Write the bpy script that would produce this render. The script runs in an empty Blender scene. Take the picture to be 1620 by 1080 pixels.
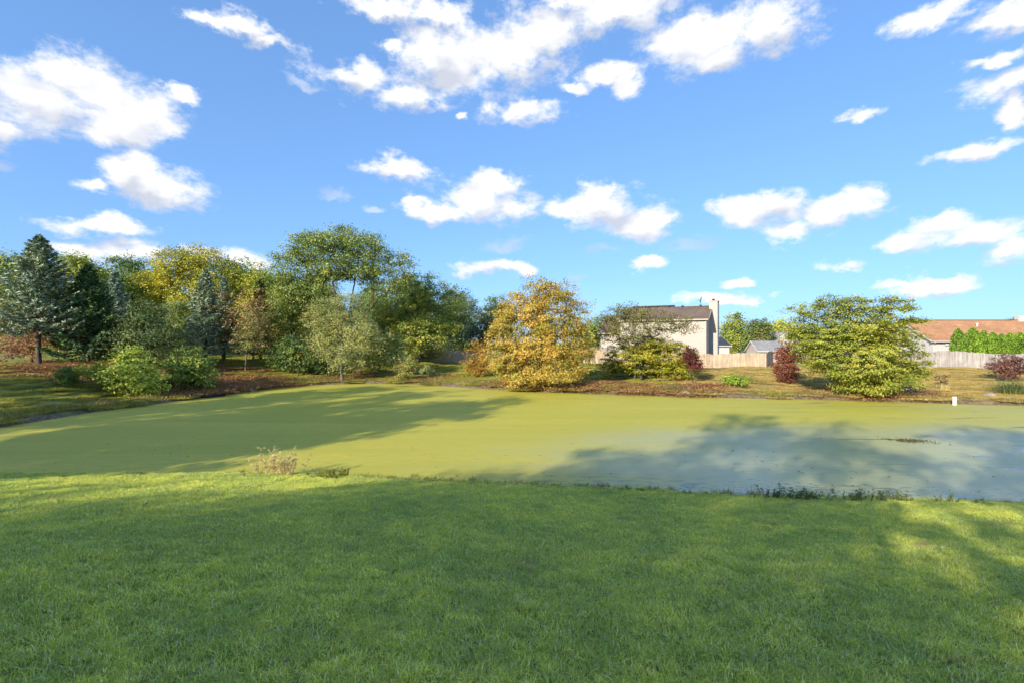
import bpy, math, random
import numpy as np
from mathutils import Vector

R = math.radians
sc = bpy.context.scene
COL = sc.collection

# ------------------------------------------------------------------ camera
EYE = 4.0                     # camera height above the pond surface
F = 765.0                     # focal length in photo pixels (1620 wide)
cam_d = bpy.data.cameras.new('camera')
cam = bpy.data.objects.new('camera', cam_d)
COL.objects.link(cam)
cam_d.sensor_width = 36.0
cam_d.lens = 17.0
cam_d.clip_start = 0.05
cam_d.clip_end = 6000
cam.location = (0, 0, EYE)
cam.rotation_euler = (R(90), 0, 0)
sc.camera = cam

# ------------------------------------------------------------------ light
SUN_AZ = 36.0                 # shadows run this many degrees right of straight ahead
SUN_EL = 22.0
sun_d = bpy.data.lights.new('sun', 'SUN')
sun_d.energy = 3.2
sun_d.angle = R(0.55)
sun_d.color = (1.0, 0.88, 0.70)
sun = bpy.data.objects.new('sun', sun_d)
COL.objects.link(sun)
_dir = Vector((math.sin(R(SUN_AZ)) * math.cos(R(SUN_EL)), math.cos(R(SUN_AZ)) * math.cos(R(SUN_EL)), -math.sin(R(SUN_EL))))
sun.rotation_euler = _dir.to_track_quat('-Z', 'Y').to_euler()

sc.view_settings.view_transform = 'Standard'
sc.view_settings.look = 'None'
sc.view_settings.exposure = 1.14
sc.view_settings.gamma = 1.0
sc.render.engine = 'CYCLES'
sc.cycles.max_bounces = 5
sc.cycles.diffuse_bounces = 3
sc.cycles.glossy_bounces = 1
sc.cycles.transmission_bounces = 2
sc.cycles.transparent_max_bounces = 4
sc.cycles.use_denoising = True
sc.cycles.use_adaptive_sampling = True
sc.cycles.adaptive_threshold = 0.03
sc.cycles.caustics_reflective = False
sc.cycles.caustics_refractive = False


def build_world():
    w = bpy.data.worlds.new('World')
    sc.world = w
    w.use_nodes = True
    nt = w.node_tree
    nt.nodes.clear()
    N, L = nt.nodes.new, nt.links.new

    def math_(op, a, b=None, c=None, clamp=False):
        n = N('ShaderNodeMath'); n.operation = op; n.use_clamp = clamp
        for i, v in enumerate((a, b, c)):
            if v is None: continue
            if isinstance(v, (int, float)): n.inputs[i].default_value = v
            else: L(v, n.inputs[i])
        return n.outputs[0]

    def noise(vec, scale, detail, rough=0.55):
        n = N('ShaderNodeTexNoise'); n.inputs['Scale'].default_value = scale
        n.inputs['Detail'].default_value = detail; n.inputs['Roughness'].default_value = rough
        L(vec, n.inputs['Vector'])
        return n

    sky = N('ShaderNodeTexSky')
    sky.sky_type = 'NISHITA'
    sky.sun_disc = False
    sky.sun_elevation = R(SUN_EL)
    sky.sun_rotation = R(180 + SUN_AZ)
    sky.air_density = 1.0
    sky.dust_density = 0.3
    sky.ozone_density = 1.6
    hs = N('ShaderNodeHueSaturation')
    hs.inputs['Saturation'].default_value = 1.0
    hs.inputs['Value'].default_value = 1.0
    # even out the sky's own range the way the photograph's exposure blend does
    gm = N('ShaderNodeGamma'); gm.inputs['Gamma'].default_value = 0.5
    L(sky.outputs[0], gm.inputs['Color'])
    tn = N('ShaderNodeMix'); tn.data_type = 'RGBA'; tn.blend_type = 'MULTIPLY'; tn.clamp_result = False
    tn.inputs['Factor'].default_value = 1.0; tn.inputs['B'].default_value = (0.86, 1.42, 2.28, 1)
    L(gm.outputs[0], tn.inputs['A'])
    L(tn.outputs['Result'], hs.inputs['Color'])

    tc = N('ShaderNodeTexCoord')
    d = tc.outputs['Generated']
    sep = N('ShaderNodeSeparateXYZ'); L(d, sep.inputs[0])
    az = math_('ARCTAN2', sep.outputs[0], sep.outputs[1])
    el = math_('ARCSINE', sep.outputs[2])
    comb = N('ShaderNodeCombineXYZ'); L(az, comb.inputs[0]); L(el, comb.inputs[1])
    # stretch sideways a little so that the puffs lie flat
    stretch = N('ShaderNodeVectorMath'); stretch.operation = 'MULTIPLY'
    L(comb.outputs[0], stretch.inputs[0]); stretch.inputs[1].default_value = (0.8, 1.25, 1)
    P = stretch.outputs[0]
    warp = noise(P, 13.0, 5, 0.6)
    wsub = N('ShaderNodeVectorMath'); wsub.operation = 'SUBTRACT'
    L(warp.outputs['Color'], wsub.inputs[0]); wsub.inputs[1].default_value = (0.5, 0.5, 0.5)
    wsc = N('ShaderNodeVectorMath'); wsc.operation = 'SCALE'; L(wsub.outputs[0], wsc.inputs[0]); wsc.inputs['Scale'].default_value = 0.08
    wadd = N('ShaderNodeVectorMath'); wadd.operation = 'ADD'
    L(comb.outputs[0], wadd.inputs[0]); L(wsc.outputs[0], wadd.inputs[1])
    PW = wadd.outputs[0]

    blobs = [
        (55, 150, 105, 58), (150, 145, 100, 55), (225, 180, 75, 46), (100, 118, 60, 32), (292, 152, 34, 16), (0, 195, 60, 36), (180, 205, 80, 30),
        (205, 272, 62, 28), (280, 303, 62, 34), (140, 290, 36, 12), (240, 290, 60, 28),
        (165, 360, 85, 18), (125, 395, 60, 18), (205, 398, 70, 22), (385, 405, 48, 18), (320, 402, 40, 14),
        (378, 44, 66, 24), (330, 32, 34, 13), (420, 66, 50, 13),
        (565, 122, 80, 32), (645, 152, 70, 28), (705, 100, 85, 50), (785, 85, 115, 58), (850, 60, 80, 60), (605, 8, 85, 22), (690, 30, 60, 26),
        (955, 118, 70, 24), (992, 130, 28, 28), (820, 180, 62, 24), (728, 187, 14, 10), (628, 76, 24, 14), (905, 138, 24, 10),
        (985, 15, 130, 40), (1105, 60, 95, 52), (1215, 45, 85, 42), (1130, 85, 60, 34), (890, 0, 60, 22),
        (1480, 20, 85, 22), (1585, 22, 65, 26), (1570, 96, 46, 16), (1595, 132, 62, 24), (1602, 170, 26, 26),
        (1360, 182, 42, 15), (1545, 231, 68, 17),
        (625, 270, 52, 19), (765, 315, 75, 40), (690, 332, 58, 20), (806, 332, 46, 28), (772, 288, 38, 18), (652, 320, 22, 16),
        (950, 325, 72, 32), (1012, 350, 66, 28), (898, 330, 42, 20), (945, 302, 42, 18), (1055, 350, 30, 16),
        (1205, 335, 82, 30), (1320, 333, 76, 30), (1240, 368, 42, 22), (1155, 328, 42, 18), (1372, 316, 32, 11),
        (1520, 376, 92, 28), (1488, 354, 46, 18), (1595, 397, 54, 24), (1440, 384, 36, 13),
        (778, 424, 52, 15), (826, 424, 26, 12), (1025, 422, 34, 15), (1340, 413, 36, 12), (1470, 446, 72, 16), (1410, 448, 30, 9),
        (1168, 440, 26, 10), (1130, 474, 56, 12), (1175, 480, 30, 9),
    ]
    faint = [(1095, 386, 60, 13), (800, 384, 48, 11), (955, 395, 32, 8), (1228, 470, 22, 7), (590, 325, 22, 8), (530, 310, 40, 8), (15, 262, 22, 10), (915, 436, 22, 8), (480, 130, 40, 10)]
    sepw = N('ShaderNodeSeparateXYZ'); L(PW, sepw.inputs[0])

    def dist(items, x=None, y=None):
        out = None            # each step reads the one before it, so that the shader stays within its stack
        for it in items:
            cx, cy, rx, ry = it
            dx, dy = cx - 810, 540 - cy
            H = math.hypot(F, dx)
            a0, e0 = math.atan2(dx, F), math.atan2(dy, H)
            ra, re = rx * F / (H * H), ry * H / (H * H + dy * dy)
            mp = N('ShaderNodeMapping'); mp.vector_type = 'TEXTURE'
            mp.inputs['Location'].default_value = (a0, e0, 0)
            mp.inputs['Scale'].default_value = (ra, re, 1e4)
            cw = N('ShaderNodeCombineXYZ'); L(x or sepw.outputs[0], cw.inputs[0]); L(y or sepw.outputs[1], cw.inputs[1])
            if out is not None: L(out, cw.inputs[2])
            L(cw.outputs[0], mp.inputs['Vector'])
            ln = N('ShaderNodeVectorMath'); ln.operation = 'LENGTH'; L(mp.outputs[0], ln.inputs[0])
            out = ln.outputs['Value'] if out is None else math_('SMOOTH_MIN', out, ln.outputs['Value'], 0.25)
        return out

    # the same fair-weather cumulus goes on all round the place, laid out on a flat cloud deck
    dk = N('ShaderNodeVectorMath'); dk.operation = 'SCALE'; L(d, dk.inputs[0])
    L(math_('DIVIDE', 1.0, math_('ADD', math_('MAXIMUM', sep.outputs[2], 0.0), 0.25)), dk.inputs['Scale'])
    deck = noise(dk.outputs[0], 1.7, 2, 0.5).outputs['Fac']
    inview = N('ShaderNodeMapRange'); inview.interpolation_type = 'SMOOTHSTEP'
    L(math_('ABSOLUTE', az), inview.inputs['Value']); inview.inputs['From Min'].default_value = 0.82; inview.inputs['From Max'].default_value = 1.0
    above = N('ShaderNodeMapRange'); above.interpolation_type = 'SMOOTHSTEP'
    L(el, above.inputs['Value']); above.inputs['From Min'].default_value = 0.62; above.inputs['From Max'].default_value = 0.74
    outside = math_('MAXIMUM', inview.outputs[0], above.outputs[0])
    deckd = math_('ADD', math_('MULTIPLY_ADD', math_('SUBTRACT', 0.56, deck), 9.0, 1.0), math_('MULTIPLY', math_('SUBTRACT', 1.0, outside), 9.0))
    dist1 = math_('MINIMUM', dist(blobs), deckd)
    distf = dist(faint)
    fine = noise(P, 16.0, 9, 0.66).outputs['Fac']
    base = math_('SUBTRACT', 1.22, dist1)
    dens = math_('ADD', base, math_('MULTIPLY', math_('SUBTRACT', fine, 0.5), 2.7))
    mr = N('ShaderNodeMapRange'); mr.interpolation_type = 'SMOOTHSTEP'
    L(dens, mr.inputs['Value']); mr.inputs['From Min'].default_value = 0.0; mr.inputs['From Max'].default_value = 0.85
    fd = math_('ADD', math_('SUBTRACT', 1.05, distf), math_('MULTIPLY', math_('SUBTRACT', fine, 0.5), 1.8))
    mf = N('ShaderNodeMapRange'); mf.interpolation_type = 'SMOOTHSTEP'
    L(fd, mf.inputs['Value']); mf.inputs['From Min'].default_value = 0.0; mf.inputs['From Max'].default_value = 0.9
    mf.inputs['To Max'].default_value = 0.4
    alpha = math_('MAXIMUM', mr.outputs[0], mf.outputs[0])
    # light and dark of the puffs: thickness difference towards the sun side (up and left)
    off = N('ShaderNodeVectorMath'); off.operation = 'ADD'; L(P, off.inputs[0]); off.inputs[1].default_value = (-0.008, 0.022, 0)
    fine2 = noise(off.outputs[0], 12.0, 3, 0.45).outputs['Fac']
    fine3 = noise(P, 12.0, 3, 0.45).outputs['Fac']
    big = [b for b in blobs if b[2] >= 46]
    dup = dist(big, math_('ADD', sepw.outputs[0], -0.006), math_('ADD', sepw.outputs[1], 0.022))
    grad = math_('MINIMUM', math_('SUBTRACT', dup, dist1), 0.5)
    sh = math_('MULTIPLY_ADD', math_('SUBTRACT', fine3, fine2), 2.6, math_('MULTIPLY_ADD', grad, 0.85, 0.62), clamp=True)
    ccol = N('ShaderNodeMix'); ccol.data_type = 'RGBA'
    ccol.inputs['A'].default_value = (3.05, 3.25, 3.75, 1)
    ccol.inputs['B'].default_value = (5.2, 5.2, 5.2, 1)
    L(sh, ccol.inputs['Factor'])
    mix = N('ShaderNodeMix'); mix.data_type = 'RGBA'
    L(alpha, mix.inputs['Factor']); L(hs.outputs[0], mix.inputs['A']); L(ccol.outputs['Result'], mix.inputs['B'])
    bg = N('ShaderNodeBackground'); bg.inputs['Strength'].default_value = 0.1
    L(mix.outputs['Result'], bg.inputs['Color'])
    out = N('ShaderNodeOutputWorld'); L(bg.outputs[0], out.inputs['Surface'])
    w.cycles.sampling_method = 'NONE'      # an even sky needs no light sampling of its own


build_world()

# ------------------------------------------------------------------ helpers
def link(o, parent=None):
    COL.objects.link(o)
    if parent is not None: o.parent = parent
    return o

def tag(o, label, cat, group=None, kind=None):
    o['label'] = label
    o['category'] = cat
    if group: o['group'] = group
    if kind: o['kind'] = kind
    return o

def thing(name, label, cat, loc=(0, 0, 0), rz=0.0, group=None):
    o = bpy.data.objects.new(name, None)
    o.empty_display_size = 0.3
    link(o)
    o.location = loc
    o.rotation_euler = (0, 0, rz)
    return tag(o, label, cat, group)

def np_mesh(name, verts, faces, mat, cols=None, smooth=False):
    """faces: (n,k) array with constant k, or a list of such arrays"""
    me = bpy.data.meshes.new(name)
    verts = np.asarray(verts, dtype=np.float32).reshape(-1, 3)
    if not isinstance(faces, list): faces = [faces]
    faces = [np.asarray(f, dtype=np.int32) for f in faces if len(f)]
    loops = np.concatenate([f.ravel() for f in faces])
    sizes = np.concatenate([np.full(len(f), f.shape[1], np.int32) for f in faces])
    starts = np.concatenate([[0], np.cumsum(sizes)[:-1]]).astype(np.int32)
    me.vertices.add(len(verts)); me.vertices.foreach_set('co', verts.ravel())
    me.loops.add(len(loops)); me.loops.foreach_set('vertex_index', loops)
    me.polygons.add(len(sizes)); me.polygons.foreach_set('loop_start', starts)
    me.update(calc_edges=True)
    if cols is not None:
        a = me.color_attributes.new('Col', 'FLOAT_COLOR', 'POINT')
        c = np.ones((len(verts), 4), np.float32); c[:, :3] = cols
        a.data.foreach_set('color', c.ravel())
    if smooth: me.polygons.foreach_set('use_smooth', np.ones(len(sizes), bool))
    me.materials.append(mat)
    me.validate()
    return me

def obj(name, me, parent=None, loc=(0, 0, 0), rot=(0, 0, 0)):
    o = bpy.data.objects.new(name, me)
    link(o, parent)
    o.location = loc; o.rotation_euler = rot
    return o

class MB:
    """collects boxes, prisms and tubes into one mesh"""
    def __init__(s): s.v = []; s.f = []
    def quad(s, *pts):
        b = len(s.v); s.v += [tuple(p) for p in pts]; s.f.append(tuple(range(b, b + len(pts))))
    def box(s, x0, x1, y0, y1, z0, z1):
        b = len(s.v)
        s.v += [(x0, y0, z0), (x1, y0, z0), (x1, y1, z0), (x0, y1, z0), (x0, y0, z1), (x1, y0, z1), (x1, y1, z1), (x0, y1, z1)]
        s.f += [tuple(b + i for i in q) for q in ((0, 3, 2, 1), (4, 5, 6, 7), (0, 1, 5, 4), (1, 2, 6, 5), (2, 3, 7, 6), (3, 0, 4, 7))]
        return s
    def tube(s, pts, radii, sides=8, cap=True):
        pts = [Vector(p) for p in pts]; b = len(s.v)
        for i, p in enumerate(pts):
            t = (pts[min(i + 1, len(pts) - 1)] - pts[max(i - 1, 0)]).normalized()
            up = Vector((0, 0, 1)) if abs(t.z) < .9 else Vector((1, 0, 0))
            u = t.cross(up).normalized(); w = t.cross(u)
            r = radii[i] if hasattr(radii, '__len__') else radii
            for k in range(sides):
                a = 2 * math.pi * k / sides
                s.v.append(tuple(p + (u * math.cos(a) + w * math.sin(a)) * r))
        for i in range(len(pts) - 1):
            for k in range(sides):
                k2 = (k + 1) % sides
                s.f.append((b + i * sides + k, b + i * sides + k2, b + (i + 1) * sides + k2, b + (i + 1) * sides + k))
        if cap:
            s.f.append(tuple(b + k for k in range(sides))); e = b + (len(pts) - 1) * sides
            s.f.append(tuple(e + k for k in reversed(range(sides))))
        return s
    def mesh(s, name, mat, smooth=False, bevel=0):
        me = bpy.data.meshes.new(name); me.from_pydata(s.v, [], s.f); me.materials.append(mat)
        if bevel:
            import bmesh
            bm = bmesh.new(); bm.from_mesh(me)
            bmesh.ops.bevel(bm, geom=list(bm.edges), offset=bevel, segments=1, affect='EDGES')
            bm.to_mesh(me); bm.free()
        if smooth: me.polygons.foreach_set('use_smooth', [True] * len(me.polygons))
        return me
    def build(s, name, mat, parent=None, smooth=False, loc=(0, 0, 0), rot=(0, 0, 0), bevel=0):
        return obj(name, s.mesh(name, mat, smooth, bevel), parent, loc, rot)

def children(o): return [c for c in COL.objects if c.parent == o]

def copy_tree(o, parent=None):
    c = o.copy(); link(c, parent)
    for ch in children(o): copy_tree(ch, c)
    return c

# ------------------------------------------------------------------ materials
class NT:
    def __init__(s, name):
        s.m = bpy.data.materials.new(name); s.m.use_nodes = True
        s.nt = s.m.node_tree; s.nt.nodes.clear()
        s.out = s.nt.nodes.new('ShaderNodeOutputMaterial')
    def n(s, t, **kw):
        x = s.nt.nodes.new(t)
        for k, v in kw.items(): setattr(x, k, v)
        return x
    def l(s, a, b): s.nt.links.new(a, b)
    def set(s, node, key, v):
        if hasattr(v, 'is_output'): s.l(v, node.inputs[key])
        else: node.inputs[key].default_value = v
    def noise(s, scale, detail=4, rough=.55, vec=None, dist=0):
        x = s.n('ShaderNodeTexNoise'); x.inputs['Scale'].default_value = scale; x.inputs['Detail'].default_value = detail
        x.inputs['Roughness'].default_value = rough; x.inputs['Distortion'].default_value = dist
        if vec is not None: s.l(vec, x.inputs['Vector'])
        return x.outputs['Fac']
    def mapping(s, vec, scale=(1, 1, 1), rot=(0, 0, 0), loc=(0, 0, 0)):
        x = s.n('ShaderNodeMapping'); s.l(vec, x.inputs['Vector'])
        x.inputs['Scale'].default_value = scale; x.inputs['Rotation'].default_value = rot; x.inputs['Location'].default_value = loc
        return x.outputs[0]
    def mix(s, f, a, b, blend='MIX'):
        x = s.n('ShaderNodeMix', data_type='RGBA', blend_type=blend)
        s.set(x, 'Factor', f)
        for k, v in (('A', a), ('B', b)):
            if isinstance(v, tuple): v = tuple(v) + ((1,) if len(v) == 3 else ())
            s.set(x, k, v)
        return x.outputs['Result']
    def ramp(s, fac, lo, hi, a=0.0, b=1.0):
        x = s.n('ShaderNodeMapRange', interpolation_type='SMOOTHSTEP')
        s.l(fac, x.inputs['Value']); x.inputs['From Min'].default_value = lo; x.inputs['From Max'].default_value = hi
        x.inputs['To Min'].default_value = a; x.inputs['To Max'].default_value = b
        return x.outputs[0]
    def math(s, op, a, b=0.0, clamp=False):
        x = s.n('ShaderNodeMath', operation=op, use_clamp=clamp)
        s.set(x, 0, a); s.set(x, 1, b)
        return x.outputs[0]
    def bsdf(s, color, rough=.7, spec=.3, bump=None, bump_d=.02, bump_s=.6, metallic=0.0):
        p = s.n('ShaderNodeBsdfPrincipled')
        if isinstance(color, tuple): color = tuple(color) + ((1,) if len(color) == 3 else ())
        s.set(p, 'Base Color', color); s.set(p, 'Roughness', rough)
        s.set(p, 'Specular IOR Level', spec); p.inputs['Metallic'].default_value = metallic
        if bump is not None:
            b = s.n('ShaderNodeBump'); s.l(bump, b.inputs['Height'])
            b.inputs['Distance'].default_value = bump_d; b.inputs['Strength'].default_value = bump_s
            s.l(b.outputs[0], p.inputs['Normal'])
        s.l(p.outputs[0], s.out.inputs['Surface'])
        return p
    def pos(s): return s.n('ShaderNodeNewGeometry').outputs['Position']
    def obj(s): return s.n('ShaderNodeTexCoord').outputs['Object']

def mat_plain(name, color, rough=.6, spec=.3, var=.25, scale=3.0, bump=0.0, metallic=0.0, stretch=(1, 1, 1)):
    t = NT(name); v = t.mapping(t.obj(), stretch)
    n = t.noise(scale, 6, .6, v)
    dark = tuple(c * (1 - var) for c in color); lite = tuple(min(1, c * (1 + var)) for c in color)
    c = t.mix(t.ramp(n, .3, .7), dark, lite)
    t.bsdf(c, rough, spec, bump=t.noise(scale * 8, 4, .6, v) if bump else None, bump_d=bump or .01, metallic=metallic)
    return t.m

def mat_lawn(name):
    """mown turf: broad lighter and darker drifts, worn straw-coloured spots"""
    t = NT(name); p = t.pos()
    a = t.n('ShaderNodeAttribute', attribute_name='Col')
    n1 = t.noise(.55, 4, .6, p); n2 = t.noise(2.6, 4, .6, p); n3 = t.noise(1.15, 5, .65, t.mapping(p, loc=(7, 3, 0)))
    c = t.mix(t.ramp(n1, .32, .68), (.80, .86, .86), (1.16, 1.08, .92))
    c = t.mix(1.0, a.outputs['Color'], c, 'MULTIPLY')
    c = t.mix(1.0, c, t.mix(t.ramp(n2, .3, .7), (.80, .84, .90), (1.15, 1.10, 1.0)), 'MULTIPLY')
    c = t.mix(t.ramp(n3, .63, .71, 0, .8), c, (.46, .34, .19))
    b = t.bsdf(c, .6, .2)
    tr = t.n('ShaderNodeBsdfTranslucent'); t.l(t.mix(1.0, c, (1.1, 1.05, .6), 'MULTIPLY'), tr.inputs['Color'])
    mx = t.n('ShaderNodeMixShader'); mx.inputs[0].default_value = .16
    t.l(b.outputs[0], mx.inputs[1]); t.l(tr.outputs[0], mx.inputs[2]); t.l(mx.outputs[0], t.out.inputs['Surface'])
    return t.m

def mat_leaf(name, trans=.35, rough=.55, spec=.25, tint_scale=.35):
    t = NT(name)
    a = t.n('ShaderNodeAttribute', attribute_name='Col')
    n = t.noise(tint_scale, 3, .5, t.pos())
    c = t.mix(t.ramp(n, .3, .7), (.78, .82, .85), (1.18, 1.12, 1.0))
    c = t.mix(1.0, a.outputs['Color'], c, 'MULTIPLY')
    p = t.bsdf(c, rough, spec)
    tr = t.n('ShaderNodeBsdfTranslucent')
    tc = t.mix(1.0, c, (1.15, 1.05, .55), 'MULTIPLY'); t.l(tc, tr.inputs['Color'])
    mx = t.n('ShaderNodeMixShader'); mx.inputs[0].default_value = trans
    t.l(p.outputs[0], mx.inputs[1]); t.l(tr.outputs[0], mx.inputs[2]); t.l(mx.outputs[0], t.out.inputs['Surface'])
    return t.m

M = {}
M['leaf'] = mat_leaf('leaf', trans=.22)
M['needle'] = mat_leaf('needle', trans=.12, rough=.6, spec=.2)
M['lawn'] = mat_lawn('lawn_blade')
M['blade'] = mat_leaf('grass_blade', trans=.2, rough=.6, spec=.2, tint_scale=.8)
M['litter'] = mat_leaf('fallen_leaf', trans=.1, rough=.75, spec=.15)
M['bark'] = mat_plain('bark', (.10, .08, .065), .9, .1, .45, 6, .03, stretch=(1, 1, .25))
M['bark_grey'] = mat_plain('grey_bark', (.17, .15, .125), .9, .1, .4, 6, .03, stretch=(1, 1, .25))
M['bark_red'] = mat_plain('reddish_bark', (.14, .075, .05), .9, .1, .4, 6, .03, stretch=(1, 1, .25))
M['siding'] = mat_plain('cream_siding', (.44, .395, .355), .55, .3, .04, .6)
M['trim'] = mat_plain('cream_trim', (.46, .40, .345), .5, .3, .05, 2)
M['white'] = mat_plain('white_paint', (.56, .55, .54), .45, .35, .04, 1.5)
M['pvc'] = mat_plain('white_plastic', (.82, .81, .80), .35, .4, .05, 6)
M['metal_dark'] = mat_plain('dark_metal', (.04, .04, .042), .5, .4, .3, 8)
M['dish'] = mat_plain('dish_grey', (.10, .10, .105), .5, .4, .2, 8)
M['stone'] = mat_plain('pale_stone', (.42, .39, .35), .85, .2, .3, 5, .02)
M['dark_pipe'] = mat_plain('black_plastic_pipe', (.02, .02, .022), .5, .4, .3, 8)

def mat_shingle(name, a, b):
    t = NT(name); o = t.obj()
    br = t.n('ShaderNodeTexBrick'); t.l(t.mapping(o, (1, 1, 1)), br.inputs['Vector'])
    br.inputs['Scale'].default_value = 1.0; br.inputs['Brick Width'].default_value = .33; br.inputs['Row Height'].default_value = .14
    br.inputs['Mortar Size'].default_value = .006; br.inputs['Bias'].default_value = 0
    br.inputs['Color1'].default_value = tuple(a) + (1,); br.inputs['Color2'].default_value = tuple(b) + (1,)
    br.inputs['Mortar'].default_value = tuple(c * .4 for c in a) + (1,)
    n = t.noise(.5, 5, .6, o); g = t.noise(30, 3, .6, o)
    c = t.mix(t.ramp(n, .3, .7), (.85, .85, .85), (1.12, 1.1, 1.08)); c = t.mix(1.0, br.outputs['Color'], c, 'MULTIPLY')
    c = t.mix(t.ramp(g, .3, .75), c, (.12, .10, .09), 'MIX') if False else c
    t.bsdf(c, .9, .15, bump=br.outputs['Fac'], bump_d=-.01)
    return t.m
M['shingle_grey'] = mat_shingle('grey_brown_shingles', (.165, .12, .095), (.225, .17, .138))
M['shingle_brown'] = mat_shingle('red_brown_shingles', (.45, .235, .12), (.57, .315, .17))
M['shingle_slate'] = mat_shingle('slate_grey_shingles', (.28, .28, .29), (.35, .35, .36))

def mat_board(name, c0, c1):
    t = NT(name)
    oi = t.n('ShaderNodeObjectInfo').outputs['Random']
    p = t.pos()
    g = t.noise(9, 6, .65, t.mapping(p, (1, 1, .08)))
    w = t.noise(1.1, 4, .6, p)
    c = t.mix(oi, c0, c1)
    c = t.mix(1.0, c, t.mix(t.ramp(g, .3, .7), (.72, .70, .68), (1.15, 1.13, 1.1)), 'MULTIPLY')
    c = t.mix(1.0, c, t.mix(t.ramp(w, .3, .7), (.85, .85, .87), (1.08, 1.07, 1.05)), 'MULTIPLY')
    t.bsdf(c, .85, .15, bump=g, bump_d=.004)
    return t.m
M['board_tan'] = mat_board('tan_cedar_board', (.44, .355, .255), (.58, .475, .355))
M['board_grey'] = mat_board('weathered_grey_board', (.37, .35, .335), (.49, .465, .445))
M['board_old'] = mat_board('bleached_board', (.48, .43, .36), (.56, .51, .44))

# ------------------------------------------------------------------ terrain
def catmull(pts, n=8):
    pts = np.array(pts, float); out = []
    m = len(pts)
    for i in range(m):
        p0, p1, p2, p3 = pts[(i - 1) % m], pts[i], pts[(i + 1) % m], pts[(i + 2) % m]
        for k in range(n):
            t = k / n
            out.append(.5 * ((2 * p1) + (-p0 + p2) * t + (2 * p0 - 5 * p1 + 4 * p2 - p3) * t * t + (-p0 + 3 * p1 - 3 * p2 + p3) * t ** 3))
    return np.array(out)

SHORE = catmull([(-21.5, 14.6), (-25.0, 18.0), (-23.8, 22.2), (-23.6, 27.8), (-21.8, 34.6), (-20.6, 41.5), (-16.1, 45.4), (-10.1, 45.6), (-6.3, 43.6), (-0.5, 39.6),
                 (5.9, 37.2), (13.2, 34.8), (21.3, 33.2), (28.6, 31.0), (36, 28.5), (43, 22), (42, 13), (32, 9.6), (22, 10.6), (12.6, 11.7), (6.2, 12.2), (3.2, 12.75), (-2.3, 13.6), (-5, 13.95), (-7.7, 14.25), (-15, 14.2)], 8)

def sdist(x, y):
    """distance to the shore, negative over the water"""
    x = np.asarray(x, float); y = np.asarray(y, float)
    sh = x.shape; x = x.ravel(); y = y.ravel()
    d2 = np.full(x.shape, 1e9); inside = np.zeros(x.shape, bool)
    n = len(SHORE)
    for i in range(n):
        a = SHORE[i]; b = SHORE[(i + 1) % n]
        ex, ey = b - a
        t = np.clip(((x - a[0]) * ex + (y - a[1]) * ey) / (ex * ex + ey * ey + 1e-12), 0, 1)
        d2 = np.minimum(d2, (x - a[0] - t * ex) ** 2 + (y - a[1] - t * ey) ** 2)
        c = ((a[1] > y) != (b[1] > y)) & (x < (b[0] - a[0]) * (y - a[1]) / (b[1] - a[1] + 1e-12) + a[0])
        inside ^= c
    d = np.sqrt(d2)
    return np.where(inside, -d, d).reshape(sh)

def sstep(a, b, x):
    t = np.clip((np.asarray(x, float) - a) / (b - a), 0, 1)
    return t * t * (3 - 2 * t)

_rs = np.random.RandomState(7)
_W = [(_rs.uniform(-1, 1, 2) / s, _rs.uniform(0, 6.28), a) for s, a in ((9, .10), (9, .10), (4, .05), (4, .05), (1.7, .025), (1.7, .025), (.8, .012), (.8, .012)) for _ in (0,)]
def wob(x, y):
    z = 0
    for k, ph, a in _W: z = z + a * np.sin(6.28 * (k[0] * x + k[1] * y) + ph)
    return z

def H(x, y):
    x = np.asarray(x, float); y = np.asarray(y, float)
    d = sdist(x, y)
    near = 1 - sstep(14.5, 19, y)                       # this side of the pond: the sloping lawn
    wl = sstep(-17, -8, x)
    plateau = 2.0 * (1 - wl) + 1.0 * wl
    plateau = plateau + .35 * sstep(70, 140, y)
    width = 15 * (1 - wl) + 21 * wl
    far = .26 * sstep(0, .7, d) + (plateau - .26) * sstep(0, 1, d / width)
    lawn = .10 * sstep(0, .35, d) + .172 * np.minimum(d, 14.5) + .03 * np.clip(d - 14.5, 0, 20)
    h = far * (1 - near) + lawn * near
    h = h + wob(x, y) * sstep(.3, 4, d) * (.35 * near + 1.0 * (1 - near))
    under = -np.minimum(.9, .5 * np.abs(d)) - .02
    return np.where(d < 0, under, h)

def Hs(x, y): return float(H(np.array([x]), np.array([y]))[0])

def hit(px, py, d0=4.0, d1=140.0):
    """where the ray through a photo pixel meets the terrain"""
    d = np.arange(d0, d1, .1)
    x = (px - 810) / F * d; z = EYE + (540 - py) / F * d
    h = H(x, d)
    k = np.argmax(z <= h)
    if z[k] > h[k]: k = len(d) - 1
    return float(x[k]), float(d[k]), float(h[k])

def axis(lo, hi, fine_lo, fine_hi, step, grow):
    a = list(np.arange(fine_lo, fine_hi + 1e-6, step)); s = step
    while a[-1] < hi: s *= grow; a.append(a[-1] + s)
    s = step; b = []
    c = fine_lo
    while c > lo: s *= grow; c -= s; b.append(c)
    return np.array(b[::-1] + a)

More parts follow.
